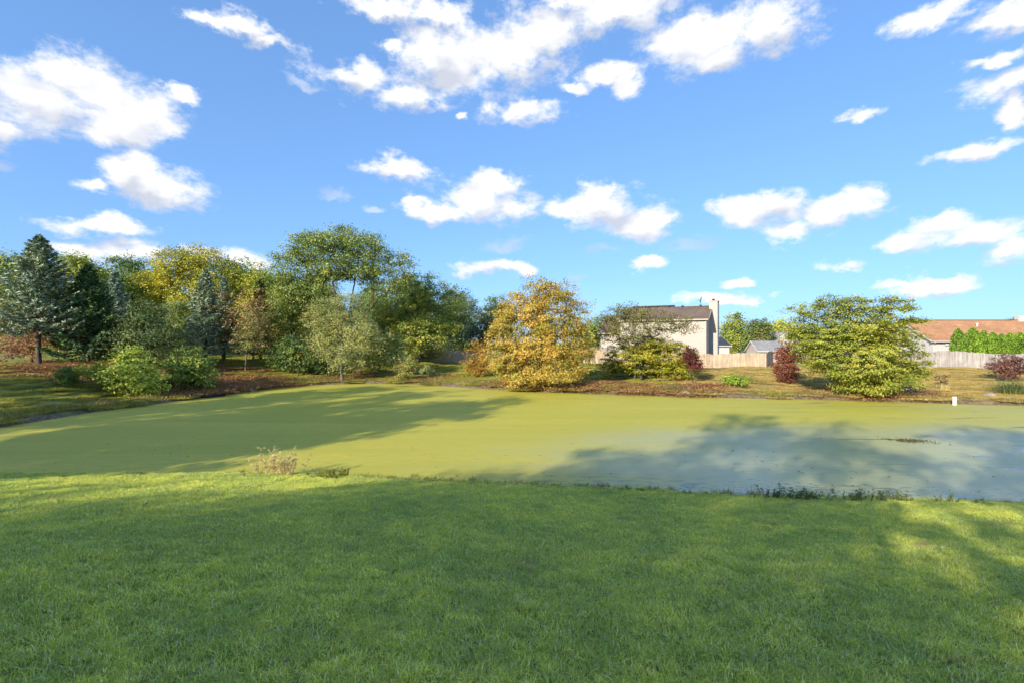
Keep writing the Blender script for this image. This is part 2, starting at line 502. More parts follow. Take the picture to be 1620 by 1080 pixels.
def build_ground():
    gx = axis(-900, 900, -34, 46, .34, 1.12); gy = axis(-200, 1500, 3, 60, .34, 1.12)
    X, Y = np.meshgrid(gx, gy)
    Z = H(X, Y)
    v = np.stack([X, Y, Z], -1).reshape(-1, 3)
    ny, nx = X.shape
    i = np.arange(nx * ny).reshape(ny, nx)
    f = np.stack([i[:-1, :-1], i[:-1, 1:], i[1:, 1:], i[1:, :-1]], -1).reshape(-1, 4)
    d = sdist(X, Y).ravel(); x = X.ravel(); y = Y.ravel()
    rs = np.random.RandomState(3)
    n = wob(x * 2.3, y * 2.3) * 2 + rs.uniform(-.1, .1, len(x))
    near = 1 - sstep(14.5, 19, y)
    litter = np.zeros(len(x))
    for cx, cy, r in ((-22, 39, 6.5), (-27, 43, 8), (-36, 38, 7), (-30, 42, 7), (-18, 49, 5), (8, 39, 5), (13, 38, 4.5), (4, 39.5, 4), (25, 35, 3.8), (29, 35.6, 3.2), (-38, 43, 8), (0, 42.5, 3)):
        litter = np.maximum(litter, 1 - sstep(.35, 1.1, np.hypot(x - cx, y - cy) / r + n))
    litter *= (1 - near)
    dry = sstep(8, 20, x + n * 6) * (1 - near) * .8 + (1 - near) * .3 * sstep(-.1, .3, n)
    edge = (1 - sstep(.5, 1.6, d + n * 1.5)) * (1 - near) + (1 - sstep(.1, .4, d + n * .3)) * near
    cols = np.stack([litter, dry, np.clip(edge, 0, 1)], -1)
    t = NT('ground_grass_and_earth')
    a = t.n('ShaderNodeAttribute', attribute_name='Col'); sp = t.n('ShaderNodeSeparateColor'); t.l(a.outputs['Color'], sp.inputs[0])
    p = t.pos()
    n1 = t.noise(.6, 6, .65, p); n2 = t.noise(6, 5, .7, p); n3 = t.noise(22, 4, .7, p)
    green = t.mix(t.ramp(n1, .3, .7), (.17, .23, .05), (.28, .32, .08))
    dryc = t.mix(t.ramp(n1, .3, .7), (.40, .30, .095), (.52, .38, .15))
    lit = t.mix(t.ramp(n2, .35, .65), (.20, .10, .045), (.42, .23, .11))
    earth = t.mix(t.ramp(n2, .35, .65), (.12, .09, .055), (.32, .25, .16))
    c = t.mix(sp.outputs[1], green, dryc)
    c = t.mix(sp.outputs[0], c, lit)
    c = t.mix(sp.outputs[2], c, earth)
    c = t.mix(1.0, c, t.mix(t.ramp(n3, .25, .75), (.65, .65, .65), (1.25, 1.25, 1.25)), 'MULTIPLY')
    t.bsdf(c, .95, .1, bump=n3, bump_d=.06, bump_s=.8)
    me = np_mesh('ground', v, f, t.m, cols, smooth=True)
    o = obj('ground', me); o['kind'] = 'structure'

build_ground()

def build_pond():
    # the sheet runs a little under the banks
    c = SHORE.mean(0); out = []
    n = len(SHORE)
    for i in range(n):
        tgt = SHORE[(i + 1) % n] - SHORE[i - 1]; nrm = np.array([tgt[1], -tgt[0]]); nrm /= np.linalg.norm(nrm)
        q = SHORE[i] + nrm * .5
        if sdist(q[0:1], q[1:2])[0] < 0: q = SHORE[i] - nrm * .5
        out.append((q[0], q[1], 0.0))
    import bmesh
    bm = bmesh.new(); vs = [bm.verts.new(p) for p in out]; fc = bm.faces.new(vs)
    bmesh.ops.triangulate(bm, faces=[fc])
    bm.normal_update()
    for f in bm.faces:
        if f.normal.z < 0: f.normal_flip()
    me = bpy.data.meshes.new('pond_water'); bm.to_mesh(me); bm.free()
    t = NT('duckweed_and_algae_film')
    p = t.pos(); sp = t.n('ShaderNodeSeparateXYZ'); t.l(p, sp.inputs[0])
    x, y = sp.outputs[0], sp.outputs[1]
    ps = t.mapping(p, (.06, .5, 1), rot=(0, 0, R(-8)))
    st = t.noise(1.0, 6, .6, ps, .6)
    big = t.noise(.12, 5, .6, p); fine = t.noise(3.0, 6, .7, t.mapping(p, (.5, 1.4, 1))); vfine = t.noise(30, 3, .7, p)
    # thin film with open water towards the near right shore
    ux = t.math('MULTIPLY', t.math('SUBTRACT', x, 16.0), 1 / 17.0); uy = t.math('MULTIPLY', t.math('SUBTRACT', y, 15.0), 1 / 9.5)
    u = t.math('SQRT', t.math('ADD', t.math('MULTIPLY', ux, ux), t.math('MULTIPLY', uy, uy)))
    u = t.math('ADD', u, t.math('MULTIPLY', t.math('SUBTRACT', big, .5), .7))
    u = t.math('ADD', u, t.math('MULTIPLY', t.math('SUBTRACT', st, .5), .7))
    film = t.ramp(u, .5, 1.15, 1.0, 0.0)
    film = t.math('ADD', film, t.ramp(x, 18, 32, 0, .3), True)
    weed = t.mix(t.ramp(st, .3, .7), (.47, .43, .05), (.61, .52, .08))
    patch_n = t.noise(.33, 6, .62, t.mapping(p, (.55, 1.3, 1), rot=(0, 0, R(12))), .8)
    weed = t.mix(t.ramp(patch_n, .50, .66, 0, .55), weed, (.45, .45, .085))
    clump = t.noise(1.6, 7, .75, t.mapping(p, (.45, 1.5, 1), rot=(0, 0, R(-10))), .5)
    weed = t.mix(t.ramp(clump, .58, .72, 0, .6), weed, (.34, .34, .06))
    weed = t.mix(t.ramp(fine, .25, .8), weed, (.44, .42, .06))
    filmc = t.mix(t.ramp(fine, .3, .7), (.41, .42, .19), (.49, .49, .23))
    c = t.mix(film, weed, filmc)
    c = t.mix(1.0, c, t.mix(t.ramp(vfine, .25, .75), (.80, .80, .78), (1.16, 1.16, 1.16)), 'MULTIPLY')
    # wind-drawn streaks of open water
    st2 = t.noise(1.0, 6, .6, t.mapping(p, (.12, .8, 1), rot=(0, 0, R(24))), 1.4)
    gap = t.ramp(st2, .585, .64)
    reg = t.ramp(t.math('ADD', t.math('MULTIPLY', x, .09), t.math('MULTIPLY', y, -.05)), -.25, .55)
    gap = t.math('MULTIPLY', gap, reg)
    near_edge = t.ramp(t.math('ADD', y, t.math('MULTIPLY', x, .14)), 14.0, 16.2, 1.0, 0.0)
    gap = t.math('MAXIMUM', gap, t.math('MULTIPLY', t.math('MULTIPLY', near_edge, t.ramp(fine, .45, .62)), t.ramp(x, -4, 4, 0.0, .8)))
    c = t.mix(gap, c, (.10, .12, .11))
    rough = t.math('ADD', t.math('MULTIPLY', film, -.32), .70)
    rough = t.math('ADD', rough, t.math('MULTIPLY', gap, -.26), True)
    spec = t.math('ADD', t.math('MULTIPLY', film, .10), .28)
    t.bsdf(c, rough, spec, bump=fine, bump_d=.012, bump_s=.35)
    me.materials.append(t.m)
    o = obj('pond_water', me); o['kind'] = 'structure'

build_pond()

# ------------------------------------------------------------------ plants
def unit(v): return v / (np.linalg.norm(v, axis=-1, keepdims=True) + 1e-9)

def palette_cols(rs, n, pal, jitter=.22):
    pal = np.array(pal, float); w = pal[:, 3] / pal[:, 3].sum()
    k = rs.choice(len(pal), n, p=w)
    return pal[k, :3] * (1 + rs.uniform(-jitter, jitter, (n, 1)))

def leaf_quads(rs, pos, size, cols, up=.35, aspect=.6, tangent=None, droop=0.0, face=None):
    n = len(pos)
    nrm = rs.normal(size=(n, 3)) * .75; nrm[:, 2] += up * 1.6
    if face is not None: nrm = nrm + face * .9
    nrm = unit(nrm)
    tan = rs.normal(size=(n, 3)) if tangent is None else tangent + rs.normal(size=(n, 3)) * .35
    tan[:, 2] -= droop
    tan = unit(tan - nrm * (tan * nrm).sum(1, keepdims=True)); bi = np.cross(nrm, tan)
    L = (size * rs.uniform(.65, 1.35, (n, 1))); W = L * aspect
    a = pos - tan * L * .5; c = pos + tan * L * .5
    b = pos + bi * W * .5 + nrm * L * .12; d = pos - bi * W * .5 + nrm * L * .12
    v = np.stack([a, b, c, d], 1).reshape(-1, 3)
    f = np.arange(4 * n).reshape(n, 4)
    return v, f, np.repeat(cols, 4, 0)

def tubes(P0, P1, R0, R1, sides):
    n = len(P0); t = unit(P1 - P0)
    ref = np.where(np.abs(t[:, 2:3]) < .9, np.array([[0, 0, 1.]]), np.array([[1., 0, 0]]))
    u = unit(np.cross(t, ref)); w = np.cross(t, u)
    a = np.arange(sides) * 2 * math.pi / sides
    ring = u[:, None, :] * np.cos(a)[None, :, None] + w[:, None, :] * np.sin(a)[None, :, None]
    v = np.concatenate([P0[:, None, :] + ring * R0[:, None, None], P1[:, None, :] + ring * R1[:, None, None]], 1)
    base = (np.arange(n) * 2 * sides)[:, None]
    k = np.arange(sides)[None, :]; k2 = (np.arange(sides) + 1)[None, :] % sides
    f = np.stack([base + k, base + k2, base + sides + k2, base + sides + k], -1).reshape(-1, 4)
    return v.reshape(-1, 3), f

def skeleton(rs, stems, centres, r_tip=.012, power=2.3, r_max=None, bend=.12):
    """stems: list of polylines (the trunk, from the root up); centres: branch ends. returns tube mesh data"""
    nodes = []; par = []
    for st in stems:
        prev = -1
        for p in st: nodes.append(np.array(p, float)); par.append(prev); prev = len(nodes) - 1
    skip = {0}
    fork = np.array(stems[0][-1])
    root = np.array(stems[0][0])
    order = np.argsort(np.linalg.norm(centres - (fork * .6 + root * .4), axis=1))
    first_ok = max(1, len(stems[0]) // 3)
    ok = [i for i in range(len(nodes)) if i >= first_ok]
    for ci in order:
        c = centres[ci]
        A = np.array([nodes[i] for i in ok])
        dv = c - A; dist = np.linalg.norm(dv, axis=1)
        cost = dist + .9 * np.maximum(0, A[:, 2] - c[2]) + .10 * np.linalg.norm(A - root, axis=1)
        j = ok[int(np.argmin(cost))]
        L = np.linalg.norm(c - nodes[j])
        prev = j
        k = 2 if L > .6 else 1
        for q in range(1, k + 1):
            tt = q / k
            p = nodes[j] * (1 - tt) + c * tt
            if q < k: p = p + rs.normal(size=3) * bend * L + np.array([0, 0, .10 * L])
            nodes.append(p); par.append(prev); prev = len(nodes) - 1; ok.append(prev)
    nodes = np.array(nodes); par = np.array(par)
    acc = np.zeros(len(nodes)); kids = np.zeros(len(nodes), int)
    for i in range(len(nodes) - 1, -1, -1):
        if kids[i] == 0: acc[i] = r_tip ** power
        if par[i] >= 0: acc[par[i]] += acc[i]; kids[par[i]] += 1
    rad = acc ** (1 / power)
    if r_max: rad *= np.where(rad > r_tip * 2, np.minimum(1, 1), 1); rad = np.where(rad.max() > r_max, rad * (r_max / rad.max()) ** (rad / rad.max()), rad)
    e = np.where(par >= 0)[0]
    r1 = rad[e]; r0 = np.minimum(rad[par[e]], r1 * 1.35 + .004)
    # trunk flare
    for st_i, i in enumerate(e):
        if par[par[i]] == -1: r0[st_i] = rad[i] * 1.45
    thick = r1 > .035
    vs, fs, off = [], [], 0
    for m, s in ((thick, 7), (~thick, 4)):
        if m.any():
            v, f = tubes(nodes[par[e]][m], nodes[e][m], r0[m], r1[m], s)
            vs.append(v); fs.append(f + off); off += len(v)
    return np.concatenate(vs), np.concatenate(fs)

def sample_lobes(rs, lobes, n, shell=.55):
    lb = np.array(lobes, float)
    vol = (lb[:, 3] * lb[:, 4] * lb[:, 5]) ** .8
    k = rs.choice(len(lb), n, p=vol / vol.sum())
    d = unit(rs.normal(size=(n, 3))); r = rs.uniform(0, 1, (n, 1)) ** shell
    return lb[k, :3] + d * r * lb[k, 3:]

def tree_meshes(name, lobes, pal, n_cl, per, leaf, cl_r, seed, stems=None, trunk_top=.55, r_tip=.014, r_max=.3, bark='bark', flat=.6,
                up=.35, aspect=.6, shell=.5, floor=None, droop=0.0, jitter=.22, twig_out=0.0):
    """lobes are (x,y,z,rx,ry,rz) relative to the base of the tree"""
    rs = np.random.RandomState(seed)
    C = sample_lobes(rs, lobes, n_cl, shell)
    lo = .12 if floor is None else floor
    C[:, 2] = np.maximum(C[:, 2], lo + rs.uniform(0, .25, n_cl))
    top = max(l[2] + l[5] for l in lobes); cx = np.mean([l[0] for l in lobes]); cy = np.mean([l[1] for l in lobes])
    if stems is None:
        zt = top * trunk_top; k = max(4, int(zt / .8))
        st = []
        for i in range(k + 1):
            t = i / k
            st.append((cx * t ** 1.5 + rs.normal() * .05 * (i > 0), cy * t ** 1.5 + rs.normal() * .05 * (i > 0), zt * t - .15 * (i == 0)))
        stems = [st]
    elif isinstance(stems, int):
        ns = stems; stems = []
        for s in range(ns):
            a = rs.uniform(0, 6.28); q = C[rs.randint(n_cl)]
            stems.append([(.12 * math.cos(a), .12 * math.sin(a), -.1), (q[0] * .25, q[1] * .25, q[2] * .35), (q[0] * .55, q[1] * .55, q[2] * .7)])
    sub = C if n_cl <= 420 else C[rs.choice(n_cl, 420, replace=False)]
    tv, tf = skeleton(rs, stems, sub, r_tip=r_tip, r_max=r_max)
    # leaves in clumps; each clump leans to its own colour
    n = n_cl * per
    cid = np.repeat(np.arange(n_cl), per)
    crad = cl_r * rs.uniform(.6, 1.4, n_cl)
    off = rs.normal(size=(n, 3)) * .55
    off[:, 2] *= flat
    # clumps spread outwards from the trunk like sprays
    pos = C[cid] + off * crad[cid][:, None]
    pos[:, 2] = np.maximum(pos[:, 2], .03 + rs.uniform(0, .15, n))
    cc = palette_cols(rs, n_cl, pal, .12)[cid] * .55 + palette_cols(rs, n, pal, jitter) * .45
    out = unit(C[cid] - np.array([cx, cy, top * .4]))
    v, f, c = leaf_quads(rs, pos, leaf, cc, up, aspect, tangent=out * .8 if twig_out else None, droop=droop, face=unit(pos - np.array([cx, cy, top * .45])))
    return np_mesh('trunk', tv, tf, M[bark], smooth=True), np_mesh('crown', v, f, M['leaf'], c)

def put_tree(name, label, cat, loc, tm, cm, group=None, rz=0.0, s=1.0):
    t = thing(name, label, cat, loc, rz, group)
    t.scale = (s, s, s)
    obj('trunk', tm, t); obj('crown', cm, t)
    return t

def px_lobes(base, d, lobes, depth=.85):
    """(cx,cy,rx,ry[,dy]) in photo pixels at the tree's own distance -> lobes in metres from its base"""
    out = []
    for l in lobes:
        cx, cy, rx, ry = l[:4]; dy = l[4] if len(l) > 4 else 0.0
        k = d / F
        out.append(((cx - 810) * k - base[0], dy, EYE + (540 - cy) * k - base[2], rx * k, max(rx, ry) * k * depth, ry * k))
    return out

def tree(name, label, base_px, lobes, pal, d=None, cat='tree', **kw):
    """base_px: where the trunk meets the ground in the photo; with d given, the distance is fixed instead"""
    if d is None: b = hit(*base_px)
    else:
        x = (base_px[0] - 810) / F * d; b = (x, d, Hs(x, d))
    tm, cm = tree_meshes(name, px_lobes(b, b[1], lobes, kw.pop('depth', .85)), pal, **kw)
    return put_tree(name, label, cat, b, tm, cm)

def conifer_meshes(h, rad, pal, seed, start=.08, n_br=150, dens=26, droop=.25, spray=.34, bark='bark', shape=1.0, needle_w=.3):
    rs = np.random.RandomState(seed)
    P0, P1, R0, R1 = [], [], [], []
    k = 10
    tr = np.array([(rs.normal() * .03 * (0 < i < k), rs.normal() * .03 * (0 < i < k), h * i / k - .1 * (i == 0)) for i in range(k + 1)])
    rt = np.linspace(h * .017 + .03, .02, k + 1)
    P0 += list(tr[:-1]); P1 += list(tr[1:]); R0 += list(rt[:-1]); R1 += list(rt[1:])
    pos, tan, siz = [], [], []
    for b in range(n_br):
        t = start + (1 - start) * (b / n_br) ** .85
        z = h * t; a = b * 2.399 + rs.normal() * .25
        L = rad * max(.04, (1 - t) ** .85 * shape + .03) * rs.uniform(.72, 1.15)
        dirv = np.array([math.cos(a), math.sin(a), 0]); side = np.array([-math.sin(a), math.cos(a), 0])
        rise = (.55 - .8 * (1 - t)) * .6
        m = 4; q = []
        for i in range(m + 1):
            s = i / m
            q.append(np.array([0, 0, z]) + dirv * L * s + np.array([0, 0, L * (rise * s - droop * s * (1 - s) * 2 + .12 * s * s)]))
        for i in range(m):
            P0.append(q[i]); P1.append(q[i + 1]); r = .008 + .018 * L * (1 - i / m); R0.append(r); R1.append(.008 + .018 * L * (1 - (i + 1) / m))
        n = int(L * dens * (1.4 if L > 1 else 2)) + 10
        s = rs.uniform(.12, 1.02, n) ** .75
        qi = np.array(q); idx = np.clip((s * m).astype(int), 0, m - 1); fr = s * m - idx
        p = qi[idx] * (1 - fr)[:, None] + qi[idx + 1] * fr[:, None]
        sd = rs.choice([-1, 1], n) * rs.uniform(0, 1, n)
        wid = L * .34 * (1 - s * .75) + .05
        p = p + side * (sd * wid)[:, None] + dirv * (np.abs(sd) * wid * .5)[:, None]
        p[:, 2] += -np.abs(sd) * wid * .25 + rs.normal(size=n) * .05
        pos.append(p); tan.append(dirv * .8 + side * sd[:, None] * 1.3 + np.array([0, 0, .12])); siz.append(np.full(n, spray))
    # leader
    n = 40; p = np.zeros((n, 3)); p[:, 2] = h * rs.uniform(.93, 1.02, n); p[:, :2] += rs.normal(size=(n, 2)) * .06
    pos.append(p); tan.append(np.tile([[0, 0, 1.]], (n, 1)) + rs.normal(size=(n, 3)) * .4); siz.append(np.full(n, spray * .8))
    pos = np.concatenate(pos); tan = np.concatenate(tan)
    cols = palette_cols(rs, len(pos), pal)
    v, f, c = leaf_quads(rs, pos, spray, cols, .5, needle_w, tangent=tan)
    tv, tf = tubes(np.array(P0), np.array(P1), np.array(R0), np.array(R1), 5)
    return np_mesh('trunk', tv, tf, M[bark], smooth=True), np_mesh('crown', v, f, M['needle'], c)

def conifer(name, label, px, top_py, d, rad_px, pal, **kw):
    x = (px - 810) / F * d; z = Hs(x, d)
    h = EYE + (540 - top_py) / F * d - z
    tm, cm = conifer_meshes(h, rad_px * d / F, pal, **kw)
    return put_tree(name, label, 'tree', (x, d, z), tm, cm)

# leaf palettes (r, g, b, weight)
BLUE = [(.11, .145, .10, 3), (.17, .205, .155, 2), (.07, .10, .058, 2.4)]
BLUE2 = [(.12, .17, .14, 3), (.18, .23, .19, 2), (.08, .12, .08, 2)]
DKGREEN = [(.020, .040, .018, 3), (.032, .058, .022, 2), (.05, .075, .025, 1)]
YEW = [(.022, .036, .014, 3), (.035, .052, .018, 2), (.07, .075, .03, .7)]
YELLOW = [(.25, .235, .03, 3), (.19, .205, .03, 3), (.12, .14, .025, 2.4), (.33, .27, .035, 1)]
OLIVE = [(.085, .105, .025, 3), (.13, .14, .03, 2), (.055, .075, .02, 2)]
GREEN = [(.055, .085, .022, 3), (.085, .11, .026, 2), (.035, .06, .016, 2)]
SHRUB = [(.115, .145, .025, 3), (.16, .175, .03, 2), (.07, .10, .02, 2)]
ELM = [(.06, .085, .028, 3), (.09, .11, .036, 2), (.04, .06, .02, 2), (.15, .14, .035, .8)]
WILLOW = [(.17, .185, .075, 3), (.23, .23, .10, 2), (.11, .13, .045, 2)]
LIME = [(.17, .185, .03, 3), (.23, .22, .035, 2), (.10, .125, .024, 2)]
GOLD = [(.37, .26, .065, 3), (.31, .245, .05, 3), (.22, .21, .04, 2.8), (.40, .25, .07, 1.2), (.14, .155, .03, 1.4)]
ORANGE = [(.38, .20, .045, 3), (.34, .23, .045, 2), (.24, .20, .04, 2.5)]
TWIG = [(.15, .165, .045, 2), (.20, .175, .055, 2), (.11, .135, .035, 2)]
LOWGREEN = [(.17, .19, .022, 3), (.24, .22, .028, 2.3), (.10, .13, .018, 2), (.30, .22, .035, .8)]
PURPLE = [(.10, .028, .03, 3), (.15, .045, .04, 2), (.07, .03, .028, 2)]
RED = [(.17, .055, .04, 3), (.23, .085, .05, 2), (.11, .04, .03, 2)]
BIGRIGHT = [(.22, .235, .04, 3), (.175, .205, .036, 3), (.28, .235, .05, 1.0), (.12, .155, .03, 2.4)]
PINK = [(.30, .16, .12, 3), (.36, .22, .16, 2), (.22, .12, .07, 2), (.12, .11, .05, 1)]
BROWN = [(.22, .15, .07, 3), (.28, .19, .09, 2), (.12, .11, .04, 2)]
ARBOR = [(.12, .20, .025, 3), (.17, .26, .035, 2), (.075, .14, .02, 2)]
PLUM = [(.13, .06, .055, 3), (.19, .09, .075, 2), (.09, .045, .045, 2)]


# overall reflectance of each kind of foliage
for _n, _k in {'BLUE': 2.58, 'BLUE2': 2.08, 'DKGREEN': 3.6, 'YEW': 4.6, 'YELLOW': 2.21, 'OLIVE': 3.93, 'GREEN': 3.62, 'SHRUB': 3.78, 'ELM': 4.42, 'WILLOW': 2.84, 'LIME': 2.9, 'GOLD': 1.93, 'ORANGE': 1.5, 'TWIG': 1.65, 'LOWGREEN': 2.17, 'PURPLE': 1.92, 'RED': 1.8, 'BIGRIGHT': 1.99, 'PINK': 1.68, 'BROWN': 2.28, 'ARBOR': 1.95, 'PLUM': 1.6}.items():
    globals()[_n] = [(r * _k, g * _k, b * _k, w) for r, g, b, w in globals()[_n]]

def build_trees():
    # ---- left bank
    conifer('blue_spruce', 'tall blue spruce at the far left of the left bank', 62, 374, 40, 84, BLUE, seed=1, start=.26, n_br=190, dens=26, droop=.22)
    tree('sparse_tree', 'thin pinkish leaved tree at the left edge under the tall spruce', (50, 576),
         [(30, 505, 50, 30), (60, 540, 48, 28), (15, 550, 35, 25)], PINK, n_cl=210, per=26, leaf=.15, cl_r=.55, seed=2, trunk_top=.8, r_tip=.013, r_max=.16, bark='bark_red', flat=.4)
    conifer('dark_spruce', 'dark green spruce right of the tall blue spruce', 140, 420, 42, 62, DKGREEN, seed=3, start=.10, n_br=170, dens=28, droop=.3)
    conifer('young_blue_spruce', 'pale spruce top showing above the round dark evergreen', 182, 430, 50, 42, BLUE2, seed=4, start=.15, n_br=120, dens=24)
    tree('evergreen_tree', 'broad round dark evergreen behind the two yellow green shrubs', (225, 577),
         [(225, 530, 56, 44), (200, 545, 45, 30), (255, 545, 40, 32), (228, 500, 36, 26)], YEW, n_cl=420, per=46, leaf=.16, cl_r=.5, seed=5, r_max=.2)
    tree('yellow_maple', 'large yellow maple rising behind the spruces', (305, 560), [(300, 440, 80, 46), (255, 455, 45, 40), (350, 450, 48, 40), (300, 410, 55, 22), (310, 490, 80, 30)],
         YELLOW, d=66, n_cl=640, per=60, leaf=.24, cl_r=.85, seed=6, r_max=.35, depth=.7)
    conifer('slim_blue_spruce', 'slim pale blue spruce in front of the yellow maple', 325, 428, 47, 42, BLUE, seed=7, start=.14, n_br=150, dens=26)
    conifer('leaning_blue_spruce', 'second blue spruce just right of the slim pale one', 354, 440, 51, 34, BLUE, seed=8, start=.16, n_br=120, dens=24)
    tree('brown_tree', 'half bare brown leaved tree on the leaf strewn left bank', (351, 574), [(370, 490, 42, 34), (400, 480, 26, 26), (360, 520, 30, 20), (395, 515, 28, 24)],
         BROWN, n_cl=190, per=26, leaf=.15, cl_r=.5, seed=9, trunk_top=.75, r_tip=.016, r_max=.18, flat=.5)
    tree('grey_trunk_tree', 'small grey trunked tree standing on red leaves near the water', (388, 588), [(392, 535, 30, 26), (400, 510, 26, 22)],
         BROWN + GREEN, n_cl=110, per=26, leaf=.14, cl_r=.45, seed=10, trunk_top=.8, r_tip=.014, r_max=.13, bark='bark_grey', flat=.5)
    tree('slender_tree', 'slender tree just behind the small grey trunked tree', (400, 578), [(410, 520, 26, 30), (418, 545, 24, 20)],
         GREEN + BROWN, n_cl=110, per=28, leaf=.14, cl_r=.5, seed=11, trunk_top=.8, r_tip=.014, r_max=.13, bark='bark_grey', flat=.5)
    conifer('olive_conifer', 'olive green conifer left of the big open crowned tree', 412, 438, 54, 32, [(.085, .095, .03, 3), (.13, .13, .04, 2), (.05, .065, .02, 2)], seed=12, start=.1, n_br=120)
    tree('spreading_shrub', 'big yellow green spreading shrub by the water on the left bank', (205, 627), [(215, 590, 40, 40), (175, 590, 46, 22), (230, 605, 34, 24), (150, 588, 24, 14), (205, 565, 26, 22)],
         SHRUB, cat='shrub', n_cl=300, per=34, leaf=.15, cl_r=.34, seed=13, stems=7, r_tip=.008, r_max=.05, up=.6, flat=.45)
    tree('rounded_shrub', 'rounded green shrub right of the big spreading shrub', (302, 615), [(302, 580, 36, 33), (320, 590, 24, 24), (285, 588, 20, 24)],
         SHRUB + GREEN, cat='shrub', n_cl=260, per=34, leaf=.15, cl_r=.34, seed=14, stems=6, r_tip=.008, r_max=.05, up=.6, flat=.5)
    tree('globe_shrub', 'small clipped globe shrub left of the big spreading shrub', (107, 612), [(107, 595, 17, 16), (108, 588, 9, 9)],
         GREEN, cat='shrub', n_cl=140, per=40, leaf=.08, cl_r=.16, seed=15, stems=4, r_tip=.006, r_max=.04, shell=.3)
    # ---- head of the pond
    tree('elm_tree', 'tallest open crowned tree with dark arching limbs at the pond head', (548, 585),
         [(535, 400, 78, 36), (470, 425, 42, 40), (600, 425, 48, 40), (560, 378, 46, 18), (500, 385, 40, 18), (640, 425, 16, 26), (440, 455, 30, 34), (630, 450, 22, 20), (545, 430, 60, 20), (490, 468, 44, 28), (600, 462, 30, 22), (455, 490, 34, 30)],
         ELM, d=52, n_cl=760, per=62, leaf=.2, cl_r=.72, seed=16, r_tip=.02, r_max=.34, shell=.4, depth=.8, flat=.55,
         stems=[[(0, 0, -.2), (0, 0, 1.6), (-.2, .1, 3.2), (-.5, .1, 4.4)], [(-.3, .1, 4.0), (-1.4, .2, 6.0), (-2.6, .3, 8.0), (-3.6, .3, 9.6)], [(-.2, .1, 3.6), (.2, .4, 6.0), (.6, .5, 8.5)], [(0, 0, 3.2), (1.6, .3, 5.2), (3.2, .3, 7.2), (4.6, .2, 8.6)], [(-.3, 0, 3.8), (-.8, -.5, 6.5), (-1.2, -.8, 9.0)], [(.1, 0, 2.8), (2.6, -.3, 4.6), (4.6, -.4, 6.0), (5.8, -.4, 7.2)]])
    tree('grey_green_tree', 'pale grey green tree leaning over the water before the tall one', (541, 604), [(545, 505, 46, 44), (520, 535, 34, 34), (570, 540, 34, 36), (540, 570, 26, 24), (505, 500, 26, 28)],
         WILLOW, n_cl=460, per=60, leaf=.15, cl_r=.5, seed=17, r_tip=.016, r_max=.2, bark='bark_grey', droop=.6, aspect=.4)
    tree('yellow_green_tree', 'yellow green tree filling in left of the pale grey green one', (460, 580), [(460, 480, 34, 40), (470, 520, 40, 40), (440, 510, 28, 36), (490, 470, 24, 24)],
         WILLOW + LIME, d=55, n_cl=360, per=40, leaf=.2, cl_r=.6, seed=18, r_max=.24)
    tree('dark_understory_tree', 'low dark green tree with a few yellow leaves at the left pond head', (470, 592), [(470, 560, 32, 30), (445, 565, 24, 22), (495, 570, 20, 20)],
         DKGREEN + GREEN + [(.30, .22, .03, .5)], d=48, n_cl=260, per=40, leaf=.16, cl_r=.45, seed=19, r_max=.13)
    tree('pale_leaning_shrub', 'pale drooping shrub right of the pale grey green tree trunk', (597, 592), [(608, 545, 34, 26), (595, 568, 28, 18), (625, 565, 22, 18)],
         WILLOW + GREEN, d=49, cat='shrub', n_cl=240, per=38, leaf=.16, cl_r=.45, seed=20, r_max=.12, droop=.4)
    tree('dark_shrub', 'dark shaded shrub beside the trunk of the pale tree', (515, 598), [(512, 580, 24, 18), (528, 585, 18, 12)], DKGREEN + YEW, d=49, cat='shrub', n_cl=140, per=40, leaf=.15, cl_r=.36, seed=21, stems=5, r_max=.05)
    tree('backlit_green_tree', 'forked yellow green tree left of the short wooden fence end', (664, 573), [(675, 465, 44, 34), (640, 490, 40, 36), (705, 500, 42, 42), (665, 520, 50, 34), (650, 545, 40, 18)],
         LIME + GREEN, d=60, n_cl=560, per=52, leaf=.2, cl_r=.62, seed=22, r_tip=.022, r_max=.3,
         stems=[[(0, 0, -.2), (0, 0, 1.4), (.1, 0, 2.6), (.5, .1, 4.6), (.8, 0, 6.5)], [(.05, 0, 2.0), (-.8, .2, 4.0), (-1.4, .2, 6.0)]])
    tree('russet_shrub', 'russet brown brush under the forked yellow green tree', (640, 572), [(685, 558, 28, 14), (640, 560, 30, 14)], BROWN + GREEN, d=63, cat='shrub', n_cl=170, per=34, leaf=.18, cl_r=.5, seed=23, stems=6, r_max=.05)
    tree('dense_evergreen', 'dense blue green evergreen behind the short wooden fence end', (735, 566), [(725, 490, 32, 40), (745, 520, 30, 36), (705, 520, 30, 36)],
         DKGREEN + BLUE2, d=74, n_cl=380, per=38, leaf=.26, cl_r=.7, seed=24, r_max=.3)
    tree('dark_thicket_tree', 'nearly black bare thicket left of the golden tree', (772, 566), [(770, 520, 24, 34), (758, 540, 20, 24)], YEW + [(.06, .035, .03, 3)], d=72, n_cl=200, per=34, leaf=.22, cl_r=.6, seed=25, r_max=.2)
    tree('pine_tree', 'olive green pine top peeking left of the golden tree', (785, 566), [(785, 490, 22, 24), (795, 510, 30, 30)], OLIVE + DKGREEN, d=84, n_cl=220, per=36, leaf=.28, cl_r=.8, seed=26, r_max=.25)
    tree('waterside_shrub', 'small reddish and green shrub at the bend of the far shore', (640, 604), [(638, 585, 18, 18), (650, 575, 10, 14)], SHRUB + BROWN, cat='shrub', n_cl=120, per=34, leaf=.13, cl_r=.3, seed=27, stems=5, r_max=.04)
